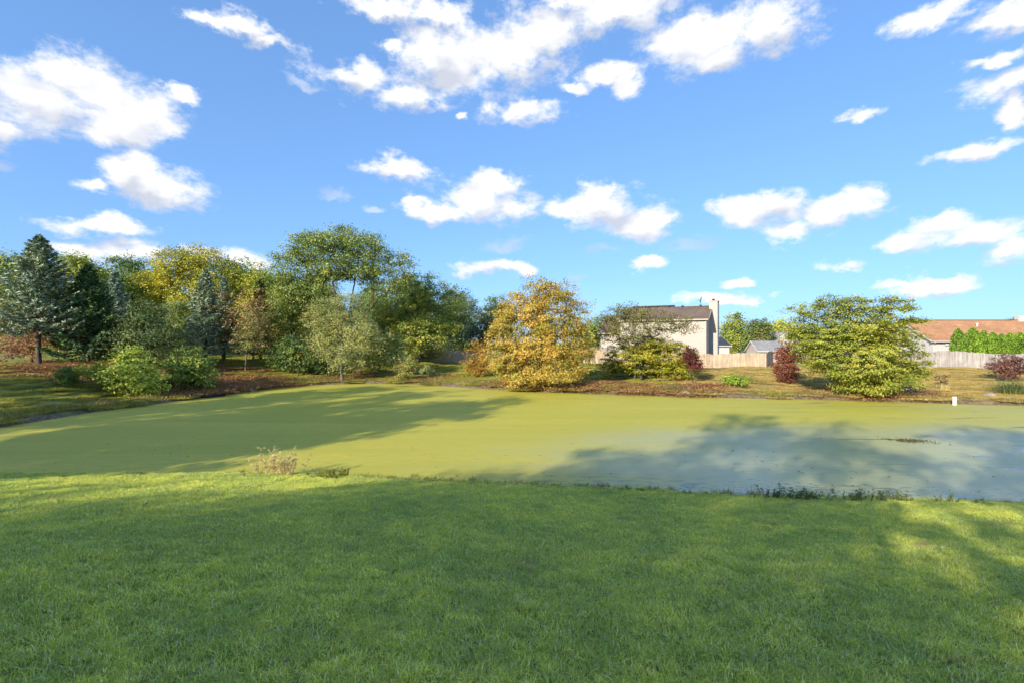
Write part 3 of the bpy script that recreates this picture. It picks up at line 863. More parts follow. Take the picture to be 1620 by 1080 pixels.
    tree('pale_small_shrub', 'small pale shrub on the grass before the short fence end', (674, 594), [(673, 586, 10, 8)], WILLOW, cat='shrub', n_cl=50, per=30, leaf=.12, cl_r=.25, seed=28, stems=4, r_max=.03)
    tree('orange_tree', 'little orange tree on a thin trunk left of the golden tree', (753, 597), [(757, 556, 20, 20), (750, 575, 20, 12), (768, 570, 16, 16), (758, 588, 20, 9)],
         ORANGE, n_cl=170, per=36, leaf=.14, cl_r=.34, seed=29, trunk_top=.6, r_max=.07)
    tree('golden_tree', 'large golden tree growing at the water edge in mid shore', (852, 613),
         [(850, 520, 66, 56), (822, 572, 54, 40), (895, 562, 46, 42), (855, 465, 40, 34), (908, 505, 32, 38), (918, 545, 24, 34), (795, 545, 26, 46), (822, 492, 38, 34), (850, 592, 70, 18), (880, 470, 34, 28)],
         GOLD, n_cl=900, per=72, leaf=.14, cl_r=.46, seed=30, r_tip=.013, r_max=.22, shell=.45)
    tree('leaning_twigs_tree', 'sparse twiggy tree spreading before the cream house wall', (1015, 592), [(1020, 508, 56, 22), (975, 500, 26, 18), (1070, 515, 38, 16), (1000, 530, 60, 14), (990, 490, 30, 12), (955, 530, 22, 24), (965, 512, 26, 16)],
         TWIG, d=44, n_cl=560, per=18, leaf=.14, cl_r=.38, seed=31, r_tip=.013, r_max=.17, trunk_top=.4, flat=.6)
    tree('low_spreading_tree', 'low dense yellow green tree with a short stout trunk', (1003, 600), [(1000, 565, 50, 20), (1050, 560, 50, 22), (1065, 585, 40, 16), (968, 578, 30, 12), (1025, 545, 46, 14), (1090, 575, 20, 18), (1000, 585, 36, 8)],
         LOWGREEN, n_cl=640, per=58, leaf=.14, cl_r=.40, seed=32, r_tip=.014, r_max=.24, trunk_top=.5, bark='bark_grey', flat=.34, up=.6, shell=.45)
    tree('purple_shrub', 'dark purple shrub tucked beside the low spreading tree', (1095, 588), [(1092, 562, 12, 13), (1100, 575, 14, 11)], PURPLE, d=41.5, cat='shrub', n_cl=85, per=34, leaf=.13, cl_r=.3, seed=33, stems=4, r_max=.05)
    tree('red_shrub', 'upright dark red shrub left of the big layered tree', (1243, 607), [(1248, 556, 21, 20), (1243, 580, 19, 22), (1246, 596, 15, 12)], RED, cat='shrub', n_cl=270, per=36, leaf=.12, cl_r=.27, seed=34, stems=5, r_max=.05)
    tree('layered_tree', 'big yellow green tree with layered branches on the right shore', (1372, 626),
         [(1345, 520, 70, 30), (1300, 540, 56, 26), (1395, 535, 56, 30), (1345, 572, 74, 34), (1385, 600, 66, 18), (1425, 570, 40, 22), (1410, 488, 34, 18), (1275, 495, 28, 18), (1450, 508, 22, 6), (1330, 485, 50, 18), (1372, 615, 50, 8), (1440, 588, 26, 10), (1260, 525, 26, 14)],
         BIGRIGHT, n_cl=1300, per=56, leaf=.135, cl_r=.42, seed=35, r_tip=.013, r_max=.24, trunk_top=.45, flat=.36, up=.7, shell=.42, twig_out=1)
    tree('plum_shrub', 'purple brown open shrub at the right edge of the far bank', (1592, 604), [(1598, 572, 26, 16), (1580, 578, 18, 10), (1610, 585, 20, 14), (1590, 590, 16, 8)],
         PLUM, cat='shrub', n_cl=170, per=26, leaf=.12, cl_r=.3, seed=36, stems=6, r_tip=.012, r_max=.06, flat=.5)
    tree('seedling_shrub', 'knee high tan dome of a shrub on a short stem', (1487, 611), [(1487, 597, 10, 5), (1494, 603, 5, 4)], BROWN, cat='shrub', n_cl=40, per=34, leaf=.09, cl_r=.18, seed=37, r_max=.04, trunk_top=.5)
    tree('leafy_clump', 'loose bright green leafy clump on the bank before the tan fence', (1160, 611), [(1158, 600, 16, 8), (1172, 604, 10, 6)], SHRUB + ARBOR, cat='shrub', n_cl=70, per=30, leaf=.13, cl_r=.3, seed=38, stems=5, r_max=.02)
    # ---- beyond the fences
    tree('rounded_far_tree', 'rounded green tree just right of the house chimney', (1163, 562), [(1163, 522, 23, 26), (1155, 540, 22, 18), (1178, 540, 16, 18)], GREEN + LIME, d=98, n_cl=260, per=36, leaf=.34, cl_r=.9, seed=40, r_max=.3)
    tree('russet_far_tree', 'green and russet tree beyond the tan fence corner', (1203, 562), [(1203, 522, 18, 18), (1195, 540, 22, 16), (1212, 538, 16, 16)], GREEN + [(.16, .09, .05, 2)], d=92, n_cl=240, per=36, leaf=.32, cl_r=.9, seed=41, r_max=.3)
    tree('dark_far_tree', 'dark tree far behind the left end of the cream house', (945, 560), [(940, 525, 26, 22), (965, 515, 20, 14)], GREEN + OLIVE, d=110, n_cl=200, per=34, leaf=.4, cl_r=1.1, seed=42, r_max=.3)
    tree('far_yellow_tree', 'yellow green tree far behind the layered tree', (1235, 560), [(1235, 522, 24, 16), (1255, 530, 20, 14)], LIME, d=115, n_cl=180, per=34, leaf=.4, cl_r=1.1, seed=43, r_max=.3)
    tree('far_hedge_tree', 'green tree crown between the layered tree and the brown roof', (1440, 560), [(1440, 522, 24, 14), (1425, 532, 20, 14)], GREEN, d=105, n_cl=180, per=34, leaf=.36, cl_r=1.0, seed=44, r_max=.3)
    tree('far_tree_tip', 'little tree tip showing over the brown roof ridge', (1604, 560), [(1604, 514, 8, 12), (1610, 530, 20, 14)], GREEN, d=120, n_cl=120, per=34, leaf=.36, cl_r=.9, seed=45, r_max=.3)
    # background trees of the left wood, each with its own place
    kinds = []
    for i, (pal, sd) in enumerate(((OLIVE, 50), (GREEN, 51), (ELM, 52), (LIME, 53))):
        kinds.append(tree_meshes('t', [(0, 0, 8.5, 4.2, 4.2, 3.4), (1.8, .6, 7, 2.8, 2.8, 2.4), (-2, -.5, 6.4, 2.8, 2.8, 2.6), (.3, 0, 11, 2.4, 2.4, 1.8), (0, 0, 4.5, 3.4, 3.4, 2.2)], pal, n_cl=520, per=48, leaf=.27, cl_r=.8, seed=sd, r_max=.3))
    for px, top, d, k, label in ((20, 400, 58, 2, 'dark green tree behind the tall blue spruce at the left edge'),
                                 (128, 402, 60, 0, 'olive tree between the tall blue spruce and the yellow maple'),
                                 (200, 404, 70, 1, 'green tree whose crown shows left of the yellow maple'),
                                 (165, 425, 80, 3, 'yellow tinged tree deep behind the pale spruce top'),
                                 (250, 440, 82, 1, 'green tree deep behind the yellow maple on its left'),
                                 (378, 410, 74, 2, 'dark tree behind the yellow maple on its right'),
                                 (420, 420, 68, 3, 'yellow green tree behind the olive conifer'),
                                 (500, 430, 72, 0, 'olive tree behind the lower limbs of the tall open tree'),
                                 (590, 450, 76, 1, 'green tree behind the tall open tree on its right'),
                                 (650, 440, 80, 0, 'olive tree behind the forked yellow green tree'),
                                 (60, 440, 84, 0, 'olive tree deep in the wood at far left'),
                                 (720, 462, 88, 2, 'dark tree behind the dense evergreen'),
                                 (340, 450, 96, 0, 'olive tree deepest in the wood behind the blue spruces'),
                                 (90, 455, 66, 1, 'green tree filling in behind the thin pinkish tree'), (280, 475, 60, 2, 'dark tree between the round evergreen and the slim blue spruce'),
                                 (440, 468, 62, 0, 'olive tree behind the yellow green tree at the pond head'), (530, 476, 64, 1, 'green tree behind the pale grey green tree'), (612, 478, 62, 0, 'olive tree behind the pale drooping shrub'),
                                 (860, 500, 110, 1, 'green tree far behind the golden tree')):
        x = (px - 810) / F * d; z = Hs(x, d); h = EYE + (540 - top) / F * d - z
        put_tree('woodland_tree', label, 'tree', (x, d, z), *kinds[k], rz=px * 1.7, s=h / 12.6)
    # arborvitae row: one flame-shaped mesh, one thing for each
    def arbor(seed):
        rs = np.random.RandomState(seed); n = 5200
        t = rs.uniform(0, 1, n) ** .85
        prof = np.minimum(1, t * 6 + .6) * (1 - t ** 3.2) ** .7
        a = rs.uniform(0, 6.28, n); lump = 1 + .13 * np.sin(a * 5 + t * 9) + .08 * np.sin(a * 9 - t * 21)
        r = prof * .86 * lump * rs.uniform(.72, 1.06, n)
        pos = np.stack([r * np.cos(a), r * np.sin(a), .05 + t * 4.3 + .08], -1)
        tan = np.stack([np.cos(a) * .35, np.sin(a) * .35, np.full(n, 1.0)], -1)
        v, f, c = leaf_quads(rs, pos, .24, palette_cols(rs, n, ARBOR), .1, .38, tangent=tan)
        tv, tf = tubes(np.array([[0, 0, -.1], [0, 0, 1.8]]), np.array([[0, 0, 1.8], [0, 0, 3.6]]), np.array([.09, .06]), np.array([.06, .02]), 6)
        return np_mesh('trunk', tv, tf, M['bark_red']), np_mesh('crown', v, f, M['needle'], c)
    ak = [arbor(60), arbor(61), arbor(62)]
    words = ('leftmost arborvitae of the row, standing a little apart', 'second arborvitae from the left in the row, the broadest', 'third arborvitae from the left in the row behind the grey fence',
             'fourth arborvitae from the left in the row behind the grey fence', 'fifth arborvitae from the left in the row, above the plum shrub', 'sixth arborvitae from the left in the row behind the grey fence', 'seventh arborvitae from the left in the row near the right edge', 'rightmost arborvitae of the row at the picture edge')
    for i, (px, top, w) in enumerate(((1516, 520, .9), (1539, 519, 1.15), (1557, 523, .9), (1571, 526, .95), (1585, 528, .85), (1598, 527, 1.0), (1613, 526, 1.0), (1630, 525, 1.0))):
        d = 56 + (i % 2) * .4; x = (px - 810) / F * d; z = Hs(x, d)
        h = EYE + (540 - top) / F * d - z
        t = put_tree('arborvitae', words[i], 'tree', (x, d, z), *ak[i % 3], group='arborvitae behind the grey fence', rz=i * 1.3)
        t.scale = (w, w, h / 4.45)
    # ---- neighbours' trees and an added back row outside the picture on the sunny side (they shade the lawn and the pond)
    sk = [tree_meshes('t', [(0, 0, 8.5, 4.0, 4.0, 3.6), (2, .6, 7, 2.8, 2.8, 2.6), (-2.2, -.5, 6.6, 2.8, 2.8, 2.8), (.3, 0, 11, 2.6, 2.6, 2.0), (0, 0, 5, 3.6, 3.6, 2.4)], GREEN, n_cl=420, per=42, leaf=.28, cl_r=.66, seed=70, r_max=.32)]
    sk.append(tree_meshes('t', [(0, 0, 8.5, 4.2, 4.2, 3.8), (2, .6, 7, 3, 3, 2.8), (-2.2, -.5, 6.6, 3, 3, 3), (.3, 0, 11, 2.6, 2.6, 2.0), (0, 0, 5, 3.6, 3.6, 2.4)], GREEN, n_cl=200, per=44, leaf=.26, cl_r=.58, seed=71, r_max=.32))
    for x, y, h, label in ((-23.5, 2.0, 14, 'tall green tree left of the lawn nearest the viewer'), (-28, 8, 14.5, 'tall green tree left of the lawn by the water'), (-31, 14, 14, 'tall green tree on the left shore outside the picture'),
                           (-37, 21, 11, 'green tree on the left bank outside the picture'), (-32.5, -2, 14, 'green tree left of the lawn behind the nearest one'), (-38, 6, 15, 'green tree furthest back left of the lawn'),
                           (-21.5, -19, 15, 'street tree behind the viewer on the left'), (-16.5, -18, 18.8, 'tallest street tree behind the viewer'), (-6.0, -19.5, 18, 'street tree behind the viewer on the right'),
                           (-29.5, -28, 16.5, 'unseen back row tree added for shade, furthest left'), (-24, -26.5, 17, 'unseen back row tree added for shade, left of the middle'), (-36, -30, 18, 'unseen rearmost tree added for shade on the left')):  # unseen back row, added in place of a house to shade the lawn
        put_tree('garden_tree', label, 'tree', (x, y, Hs(x, y)), *sk[1 if y > 5 or h > 18.5 else 0], rz=x * 2.1, s=h / 13.0)

build_trees()

def build_understory():
    rs = np.random.RandomState(77); n = 42000
    px = rs.uniform(-60, 800, n); d = rs.uniform(78, 98, n); x = (px - 810) / F * d
    top = 3.2 + 1.6 * np.sin(x * .35) + 1.1 * np.sin(x * .9 + 1) + (px < 420) * 1.2
    z = H(x, d) + rs.uniform(0, 1, n) ** .8 * np.maximum(1.2, top)
    k = np.sin(x * 1.7 + d) * .5 + .5
    c = palette_cols(rs, n, OLIVE) * (1 - k)[:, None] + palette_cols(rs, n, GREEN + BROWN) * k[:, None]
    v, f, cc = leaf_quads(rs, np.stack([x, d, z], -1), .42, c, .3, .7)
    o = obj('woodland_understory', np_mesh('woodland_understory', v, f, M['leaf'], cc)); tag(o, 'low leafy undergrowth filling the back of the left wood', 'undergrowth', kind='stuff')

build_understory()


# ------------------------------------------------------------------ buildings
def lap_wall(mb, p0, p1, z0, z1, top=None, row=.2, proud=.018):
    """lap siding between two plan points as real overlapping courses; top(t) clips the courses under a gable"""
    p0 = Vector((p0[0], p0[1], 0)); p1 = Vector((p1[0], p1[1], 0))
    d = p1 - p0; n = Vector((d.y, -d.x, 0)).normalized() * proud
    z = z0
    while z < z1 - 1e-4:
        za, zb = z, min(z1, z + row)
        ta, tb = (0, 1) if top is None else top(za)
        ua, ub = (0, 1) if top is None else top(zb)
        a, b = p0 + d * ta, p0 + d * tb; c, e = p0 + d * ub, p0 + d * ua
        mb.quad(a + n + Vector((0, 0, za)), b + n + Vector((0, 0, za)), c + Vector((0, 0, zb)), e + Vector((0, 0, zb)))
        mb.quad(a + Vector((0, 0, za)), b + Vector((0, 0, za)), b + n + Vector((0, 0, za)), a + n + Vector((0, 0, za)))
        z = zb

def gable_block(parent, x0, x1, y0, y1, z0, ze, zr, wall_m, roof_m, trim_m, over=.35, names=('wall', 'roof', 'fascia')):
    """a block with its ridge along local x; gables at x0 and x1"""
    ym = (y0 + y1) / 2
    mb = MB()
    lap_wall(mb, (x0, y0), (x1, y0), z0, ze); lap_wall(mb, (x1, y1), (x0, y1), z0, ze)
    def clip(z):
        if z <= ze: return (0, 1)
        t = min(1, (z - ze) / (zr - ze)) * .5
        return (t, 1 - t)
    lap_wall(mb, (x1, y0), (x1, y1), z0, zr, clip); lap_wall(mb, (x0, y1), (x0, y0), z0, zr, clip)
    w = mb.build(names[0], wall_m, parent)
    k = (zr - ze) / (ym - y0); th = .16
    rb = MB()
    for s in (-1, 1):
        ye = y0 - over if s < 0 else y1 + over
        za = ze - over * k
        a, b = (x0 - over, ye, za + .03), (x1 + over, ye, za + .03)
        c, d = (x1 + over, ym, zr + .03), (x0 - over, ym, zr + .03)
        up = Vector((0, 0, th))
        A, B, C_, D = [Vector(q) for q in (a, b, c, d)]
        rb.quad(*( (A + up, B + up, C_ + up, D + up) if s < 0 else (B + up, A + up, D + up, C_ + up)))
        rb.quad(*( (B, A, D, C_) if s < 0 else (A, B, C_, D)))
        rb.quad(A, B, B + up, A + up); rb.quad(B, C_, C_ + up, B + up); rb.quad(D, A, A + up, D + up)
    r = rb.build(names[1], roof_m, parent)
    fb = MB()
    for ye, s in ((y0 - over, -1), (y1 + over, 1)):
        za = ze - over * k
        fb.box(x0 - over, x1 + over, min(ye, ye + s * .10), max(ye, ye + s * .10), za + .02, za + .17)
    for xe, s in ((x0 - over, -1), (x1 + over, 1)):
        xa, xb = sorted((xe, xe + s * .05))
        for sgn in (-1, 1):
            ye = y0 - over if sgn < 0 else y1 + over; za = ze - over * k
            q = [(ye, za), (ym, zr + .03), (ym, zr + .20), (ye, za + .17)]
            fb.quad(*[(xa, y, z) for y, z in q]); fb.quad(*[(xb, y, z) for y, z in q])
            fb.quad((xa, q[0][0], q[0][1]), (xb, q[0][0], q[0][1]), (xb, q[1][0], q[1][1]), (xa, q[1][0], q[1][1]))
            fb.quad((xa, q[3][0], q[3][1]), (xb, q[3][0], q[3][1]), (xb, q[2][0], q[2][1]), (xa, q[2][0], q[2][1]))
    fb.build(names[2], trim_m, parent)
    return w, r

def build_houses():
    # cream two-storey house behind the tan fence
    x, y = (1117 - 810) / F * 57, 57.0; z = Hs(x, y)
    h = thing('cream_house', 'cream two storey house with brown roof and tall chimney behind the tan fence', 'house', (x, y, z), R(-28))
    ze = EYE + (540 - 507) / F * 57 - z + .12; zr = EYE + (540 - 486) / F * 61 - z
    w, roof = gable_block(h, -10.2, 0, 0, 9, -.3, ze, zr, M['siding'], M['shingle_grey'], M['trim'], .3)
    MB().box(-9.9, -4.4, 4.62, 5.4, zr - .5, zr + .42).build('raised_ridge', M['shingle_grey'], roof)
    vb = MB().box(-.14, .14, -.16, .16, 0, .17).mesh('roof_vent', M['metal_dark'], bevel=.03)
    for i, xx in enumerate((-9.7, -9.2, -8.6, -8.1, -7.7, -6.6, -5.0, -3.3, -1.1)):
        obj('roof_vent', vb, roof, (xx, 4.35, zr + .12 + (.02 if xx > -4.4 else .10)))
    gable_block(h, -13.2, -10.26, 1.2, 8.4, -.3, EYE + (540 - 527) / F * 64 - z, EYE + (540 - 503) / F * 68 - z, M['siding'], M['shingle_grey'], M['trim'], .3, ('wing_wall', 'wing_roof', 'wing_fascia'))
    MB().box(-.05, .05, -.05, .02, -.2, ze - .05).build('corner_board', M['trim'], h, loc=(-.02, -.03, 0))
    ch = MB(); top = EYE + (540 - 476) / F * 59 - z
    for a, b in (((.0, 3.2), (.98, 3.2)), ((.98, 3.2), (.98, 5.1)), ((.98, 5.1), (.0, 5.1)), ((0, 5.1), (0, 3.2))): lap_wall(ch, a, b, -.3, top)
    ch.quad((0, 3.2, top - .01), (.98, 3.2, top - .01), (.98, 5.1, top - .01), (0, 5.1, top - .01))
    c = ch.build('chimney', M['siding'], h)
    MB().box(-.06, 1.04, 3.14, 5.16, top, top + .07).build('chimney_cap', M['trim'], c)
    MB().tube([(.43, 4.1, top + .06), (.43, 4.1, top + .26), (.43, 4.1, top + .27), (.43, 4.1, top + .33)], [.15, .15, .2, .2], 12).build('flue', M['metal_dark'], c, smooth=False)
    ds = thing('satellite_dish', 'small dark satellite dish standing on the roof beside the chimney', 'satellite dish')
    ds.location = h.matrix_basis @ Vector((-1.15, 4.5, zr + .12)); ds.rotation_euler = (0, 0, R(-28))
    MB().tube([(0, 0, 0), (0, 0, .55), (.06, -.05, .72)], .025, 6).build('mast', M['metal_dark'], ds)
    db = MB(); rings = [(0, 0), (.12, .012), (.24, .05), (.31, .085)]
    cen = Vector((.1, -.1, .86)); ax = Vector((-.95, -.2, .25)).normalized(); u = ax.cross(Vector((0, 0, 1))).normalized(); v = ax.cross(u)
    pts = []
    for r, q in rings[1:]:
        for k in range(16):
            a = k / 16 * 6.2832; pts.append(tuple(cen + ax * q + u * math.cos(a) * r + v * math.sin(a) * r * 1.15))
    db.v = [tuple(cen)] + pts
    for k in range(16):
        k2 = (k + 1) % 16; db.f.append((0, 1 + k, 1 + k2))
        for r in range(2): db.f.append((1 + r * 16 + k, 1 + (r + 1) * 16 + k, 1 + (r + 1) * 16 + k2, 1 + r * 16 + k2))
    o = db.build('reflector', M['dish'], ds, smooth=True); sm = o.modifiers.new('thick', 'SOLIDIFY'); sm.thickness = .02
    MB().tube([tuple(cen - v * .0 + Vector((0, 0, -.3))), tuple(cen + ax * .35 + Vector((0, 0, -.1)))], .015, 5).build('feed_arm', M['metal_dark'], ds)

    # single-storey house with the long brown roof
    x, y = 54.0, 62.0; z = Hs(x, y)
    h = thing('brown_roof_house', 'white single storey house with a long red brown roof', 'house', (x, y, z))
    ze = EYE + (540 - 542) / F * 61.6 - z + .25; zr = EYE + (540 - 506.5) / F * 67 - z - .2
    w, roof = gable_block(h, 0, 30, 0, 10, -.3, ze, zr, M['white'], M['shingle_brown'], M['white'], .4)
    k = (zr - ze) / 5
    MB().tube([(8.9, 3.4, ze + 3.4 * k), (8.9, 3.4, ze + 3.4 * k + .42), (8.9, 3.4, ze + 3.4 * k + .43), (8.9, 3.4, ze + 3.4 * k + .55)], [.09, .09, .16, .16], 10).build('vent_pipe', M['pvc'], roof)
    MB().box(-.3, 30.3, 4.9, 5.1, zr + .16, zr + .24).build('ridge_cap', M['metal_dark'], roof)
    g = MB(); g.tube([(-.4, -.52, ze - .12), (30.3, -.52, ze - .12)], .07, 8); g.build('gutter', M['white'], h)
    MB().tube([(-.1, -.5, ze - .2), (-.05, -.12, ze - .5), (-.05, -.06, .1)], .05, 6).build('downspout', M['white'], h)
    f = MB().box(-.1, .1, -.12, 0, 0, .1).tube([(-.1, -.12, .05), (-.16, -.28, 0)], [.05, .09], 8).tube([(.1, -.12, .05), (.16, -.28, 0)], [.05, .09], 8)
    f.build('flood_light', M['pvc'], h, loc=(1.6, -.03, ze - .5))
    wn = MB().box(-.6, .6, -.03, .04, -.5, .5).build('window', M['white'], h, loc=(3.8, -.03, ze - 1.2))
    MB().box(-.5, .5, -.01, .01, -.4, .4).build('pane', M['glass'], wn, loc=(0, -.04, 0))
    st = MB().box(-.35, .35, -.35, .35, 0, 1.1); st.build('roof_stack', M['white'], roof, loc=(810.0 / F * 66.5 - 54 - .1, 5, zr - .3))

    # houses far behind
    x, y = (1136 - 810) / F * 82, 82.0; z = Hs(x, y)
    h = thing('far_white_house', 'small white house with a dark blue grey roof right of the tall chimney', 'house', (x, y, z))
    gable_block(h, -6, 1.9, 0, 7, -.3, EYE + (540 - 547) / F * 82 - z, EYE + (540 - 537) / F * 85.5 - z + .3, M['white'], M['shingle_dark'], M['white'], .3)
    x, y = (1199 - 810) / F * 70, 70.0; z = Hs(x, y)
    h = thing('garden_shed', 'pale garden shed with a grey roof beyond the tan fence corner', 'shed', (x, y, z))
    gable_block(h, 0, 4.0, 0, 3.4, -.2, EYE + (540 - 555) / F * 70 - z, EYE + (540 - 541) / F * 71.7 - z, M['siding'], M['shingle_slate'], M['white'], .2)
    x, y = (1212 - 810) / F * 96, 96.0; z = Hs(x, y)
    h = thing('far_gable_house', 'far white gabled house showing above the garden shed', 'house', (x, y, z), R(90))
    gable_block(h, 0, 12, -7, 0, -.3, EYE + (540 - 545) / F * 96 - z, EYE + (540 - 525) / F * 96 - z, M['white'], M['shingle_slate'], M['white'], .3)

M['shingle_dark'] = mat_shingle('dark_blue_grey_shingles', (.05, .06, .075), (.075, .085, .10))
def _glass():
    t = NT('window_glass'); t.bsdf((.03, .035, .04), .08, .6); return t.m
M['glass'] = _glass()
build_houses()

# ------------------------------------------------------------------ fences: one object for each board
def fence(name, label, pts, height, mat, board=.14, gap=.006, seed=1, dog=True):
    rs = random.Random(seed)
    p0 = Vector((*pts[0], 0)); f = thing(name, label, 'fence', (pts[0][0], pts[0][1], Hs(*pts[0])))
    mb = MB(); w = board / 2
    t = .01
    prof = [(-w, 0), (w, 0), (w, height - .03), (w - .03, height), (-w + .03, height), (-w, height - .03)]
    b0 = len(mb.v)
    mb.v += [(x, -t, z) for x, z in prof] + [(x, t, z) for x, z in prof]
    mb.f += [tuple(range(6)), tuple(range(11, 5, -1))] + [(i, i + 6, (i + 1) % 6 + 6, (i + 1) % 6) for i in range(6)]
    me = mb.mesh('board', mat)
    pm = MB().box(-.05, .05, -.05, .05, -.4, height - .06).mesh('post', mat)
    org = Vector(f.location)
    for a, b in zip(pts[:-1], pts[1:]):
        a = Vector((*a, 0)); b = Vector((*b, 0)); d = b - a; L = d.length; u = d / L; rz = math.atan2(u.y, u.x)
        n = int(L / (board + gap)); nrm = Vector((u.y, -u.x, 0))
        if nrm.dot(-a) < 0: nrm = -nrm
        zs = H(np.array([(a + u * (L * (i + .5) / n)).x for i in range(n)]), np.array([(a + u * (L * (i + .5) / n)).y for i in range(n)]))
        for i in range(n):
            q = a + u * (L * (i + .5) / n)
            o = bpy.data.objects.new('board', me); link(o, f)
            o.location = Vector((q.x, q.y, zs[i] - .06 + rs.uniform(-.012, .012))) + nrm * rs.uniform(0, .008) - org
            o.rotation_euler = (rs.uniform(-.006, .006), rs.uniform(-.007, .007), rz)
        k = max(1, round(L / 2.4))
        for i in range(k + 1):
            q = a + u * (L * i / k) - nrm * .10
            o = bpy.data.objects.new('post', pm); link(o, f); o.location = Vector((q.x, q.y, Hs(q.x, q.y))) - org; o.rotation_euler = (0, 0, rz)
        for hz in (.3, height * .5, height - .3):
            for i in range(k):
                q0 = a + u * (L * i / k) - nrm * .035; q1 = a + u * (L * (i + 1) / k) - nrm * .035
                r = MB().tube([(q0.x, q0.y, Hs(q0.x, q0.y) + hz), (q1.x, q1.y, Hs(q1.x, q1.y) + hz)], .03, 4)
                r.build('rail', mat, f, loc=-org)
    return f

def build_fences():
    fence('tan_fence', 'tan vertical board fence with a square corner before the cream house', [(9.0, 60.6), (28.9, 55.0), (33.2, 61.5)], 1.78, M['board_tan'], seed=2)
    fence('short_fence', 'short end of tan board fence showing left of the orange tree', [(-12.2, 70.5), (-11.0, 66.0), (0.5, 63.5)], 1.7, M['board_old'], seed=3)
    fence('grey_fence', 'weathered grey board fence stepping down before the arborvitae', [(36.0, 54.6), (45.2, 52.2), (57, 50.8)], 1.82, M['board_grey'], seed=4)

build_fences()

# ------------------------------------------------------------------ small things on the shore
def build_small():
    x, y = (1510 - 810) / F * 30.6, 30.6
    t = thing('marker_post', 'short white plastic marker post standing in the water at the right shore', 'post', (x, y, -.3))
    MB().tube([(0, 0, 0), (0, 0, .78), (.0, 0, .80)], [.105, .105, .085], 20).build('pipe', M['pvc'], t, smooth=False)
    MB().tube([(0, 0, .74), (0, 0, .80), (0, 0, .83)], [.122, .122, .07], 20).build('cap', M['pvc'], t)
    b = hit(1446, 622)
    t = thing('wooden_pallet', 'bleached wooden pallet lying tilted on the right bank', 'pallet', (b[0], b[1], b[2] + .05), R(14))
    t.rotation_euler = (R(20), R(6), R(14))
    pl = MB().box(-.6, .6, -.05, .05, -.012, .012).mesh('plank', M['board_old'])
    for i in range(7): obj('plank', pl, t, (0, -.5 + i * .165, .1))
    for i in range(3): obj('plank', pl, t, (0, -.5 + i * .5, -.012))
    st = MB().box(-.04, .04, -.55, .55, 0, .086).mesh('stringer', M['board_old'])
    for i in (-1, 0, 1): obj('stringer', st, t, (i * .54, 0, .001))
    b = hit(334, 629)
    t = thing('drain_pipe', 'black corrugated drain pipe end poking out of the left bank', 'pipe', (b[0], b[1], b[2] + .1), R(-35))
    pts = [(0, 0.9 - i * .05, .12 - .004 * i) for i in range(34)]
    MB().tube(pts, [.17 + (.018 if i % 2 else 0) for i in range(34)], 14, cap=False).build('corrugated_wall', M['dark_pipe'], t, smooth=False)
    rs = random.Random(5)
    for i, (px, py, s, lab) in enumerate(((1566, 626, .34, 'pale flat stone on the right bank below the plum shrub'), (1120, 624, .22, 'small pale stone at the shore below the low spreading tree'), (1085, 622, .3, 'grey stone by the green tuft at the mid shore'),
                                          (395, 618, .36, 'grey stone on the left bank under the brown tree'), (372, 620, .28, 'smaller grey stone left of the other at the left waterline'))):
        b = hit(px, py); n = 0
        import bmesh
        bm = bmesh.new(); bmesh.ops.create_icosphere(bm, subdivisions=2, radius=s)
        for v in bm.verts: v.co *= 1 + .22 * math.sin(v.co.x * 9 / s * .3 + i) * math.cos(v.co.y * 7 / s * .3 + i * 2); v.co.z *= .45; v.co += Vector((rs.uniform(-1, 1), rs.uniform(-1, 1), rs.uniform(-1, 1))) * s * .05
        me = bpy.data.meshes.new('shore_stone'); bm.to_mesh(me); bm.free(); me.materials.append(M['stone'])
        o = obj('shore_stone', me, None, (b[0], b[1], b[2] + s * .1), (0, 0, i)); tag(o, lab, 'stone', 'stones along the shore')

build_small()

# ------------------------------------------------------------------ blades, weeds and grass
def blades(rs, base, h, w, lean, cols, segs=2):
    """curved tapering blades: base (n,3), height, width, lean vectors (n,2)"""
    n = len(base); lev = np.linspace(0, 1, segs + 1)
    # a blade bends over its flat side
    a = np.arctan2(lean[:, 1], lean[:, 0]) + 1.571 + rs.normal(size=n) * .45; side = np.stack([np.cos(a), np.sin(a), np.zeros(n)], -1)
    vs = []
    for t in lev[:-1]:
        c = base + np.stack([lean[:, 0] * h * t ** 1.8, lean[:, 1] * h * t ** 1.8, h * (t - .25 * t * t * np.hypot(lean[:, 0], lean[:, 1]))], -1)
        ww = (w * (1 - t * .55) * .5)[:, None]
        vs += [c - side * ww, c + side * ww]
    t = 1.0
    vs.append(base + np.stack([lean[:, 0] * h, lean[:, 1] * h, h * (1 - .25 * np.hypot(lean[:, 0], lean[:, 1]))], -1))
    k = len(vs)
    v = np.stack(vs, 1).reshape(-1, 3)
    b = (np.arange(n) * k)[:, None]
    q = [np.concatenate([b + 2 * i, b + 2 * i + 1, b + 2 * i + 3, b + 2 * i + 2], 1) for i in range(segs - 1)]
    tri = np.concatenate([b + k - 3, b + k - 2, b + k - 1], 1)
    return v, ([np.concatenate(q)] if q else []) + [tri], np.repeat(cols, k, 0)

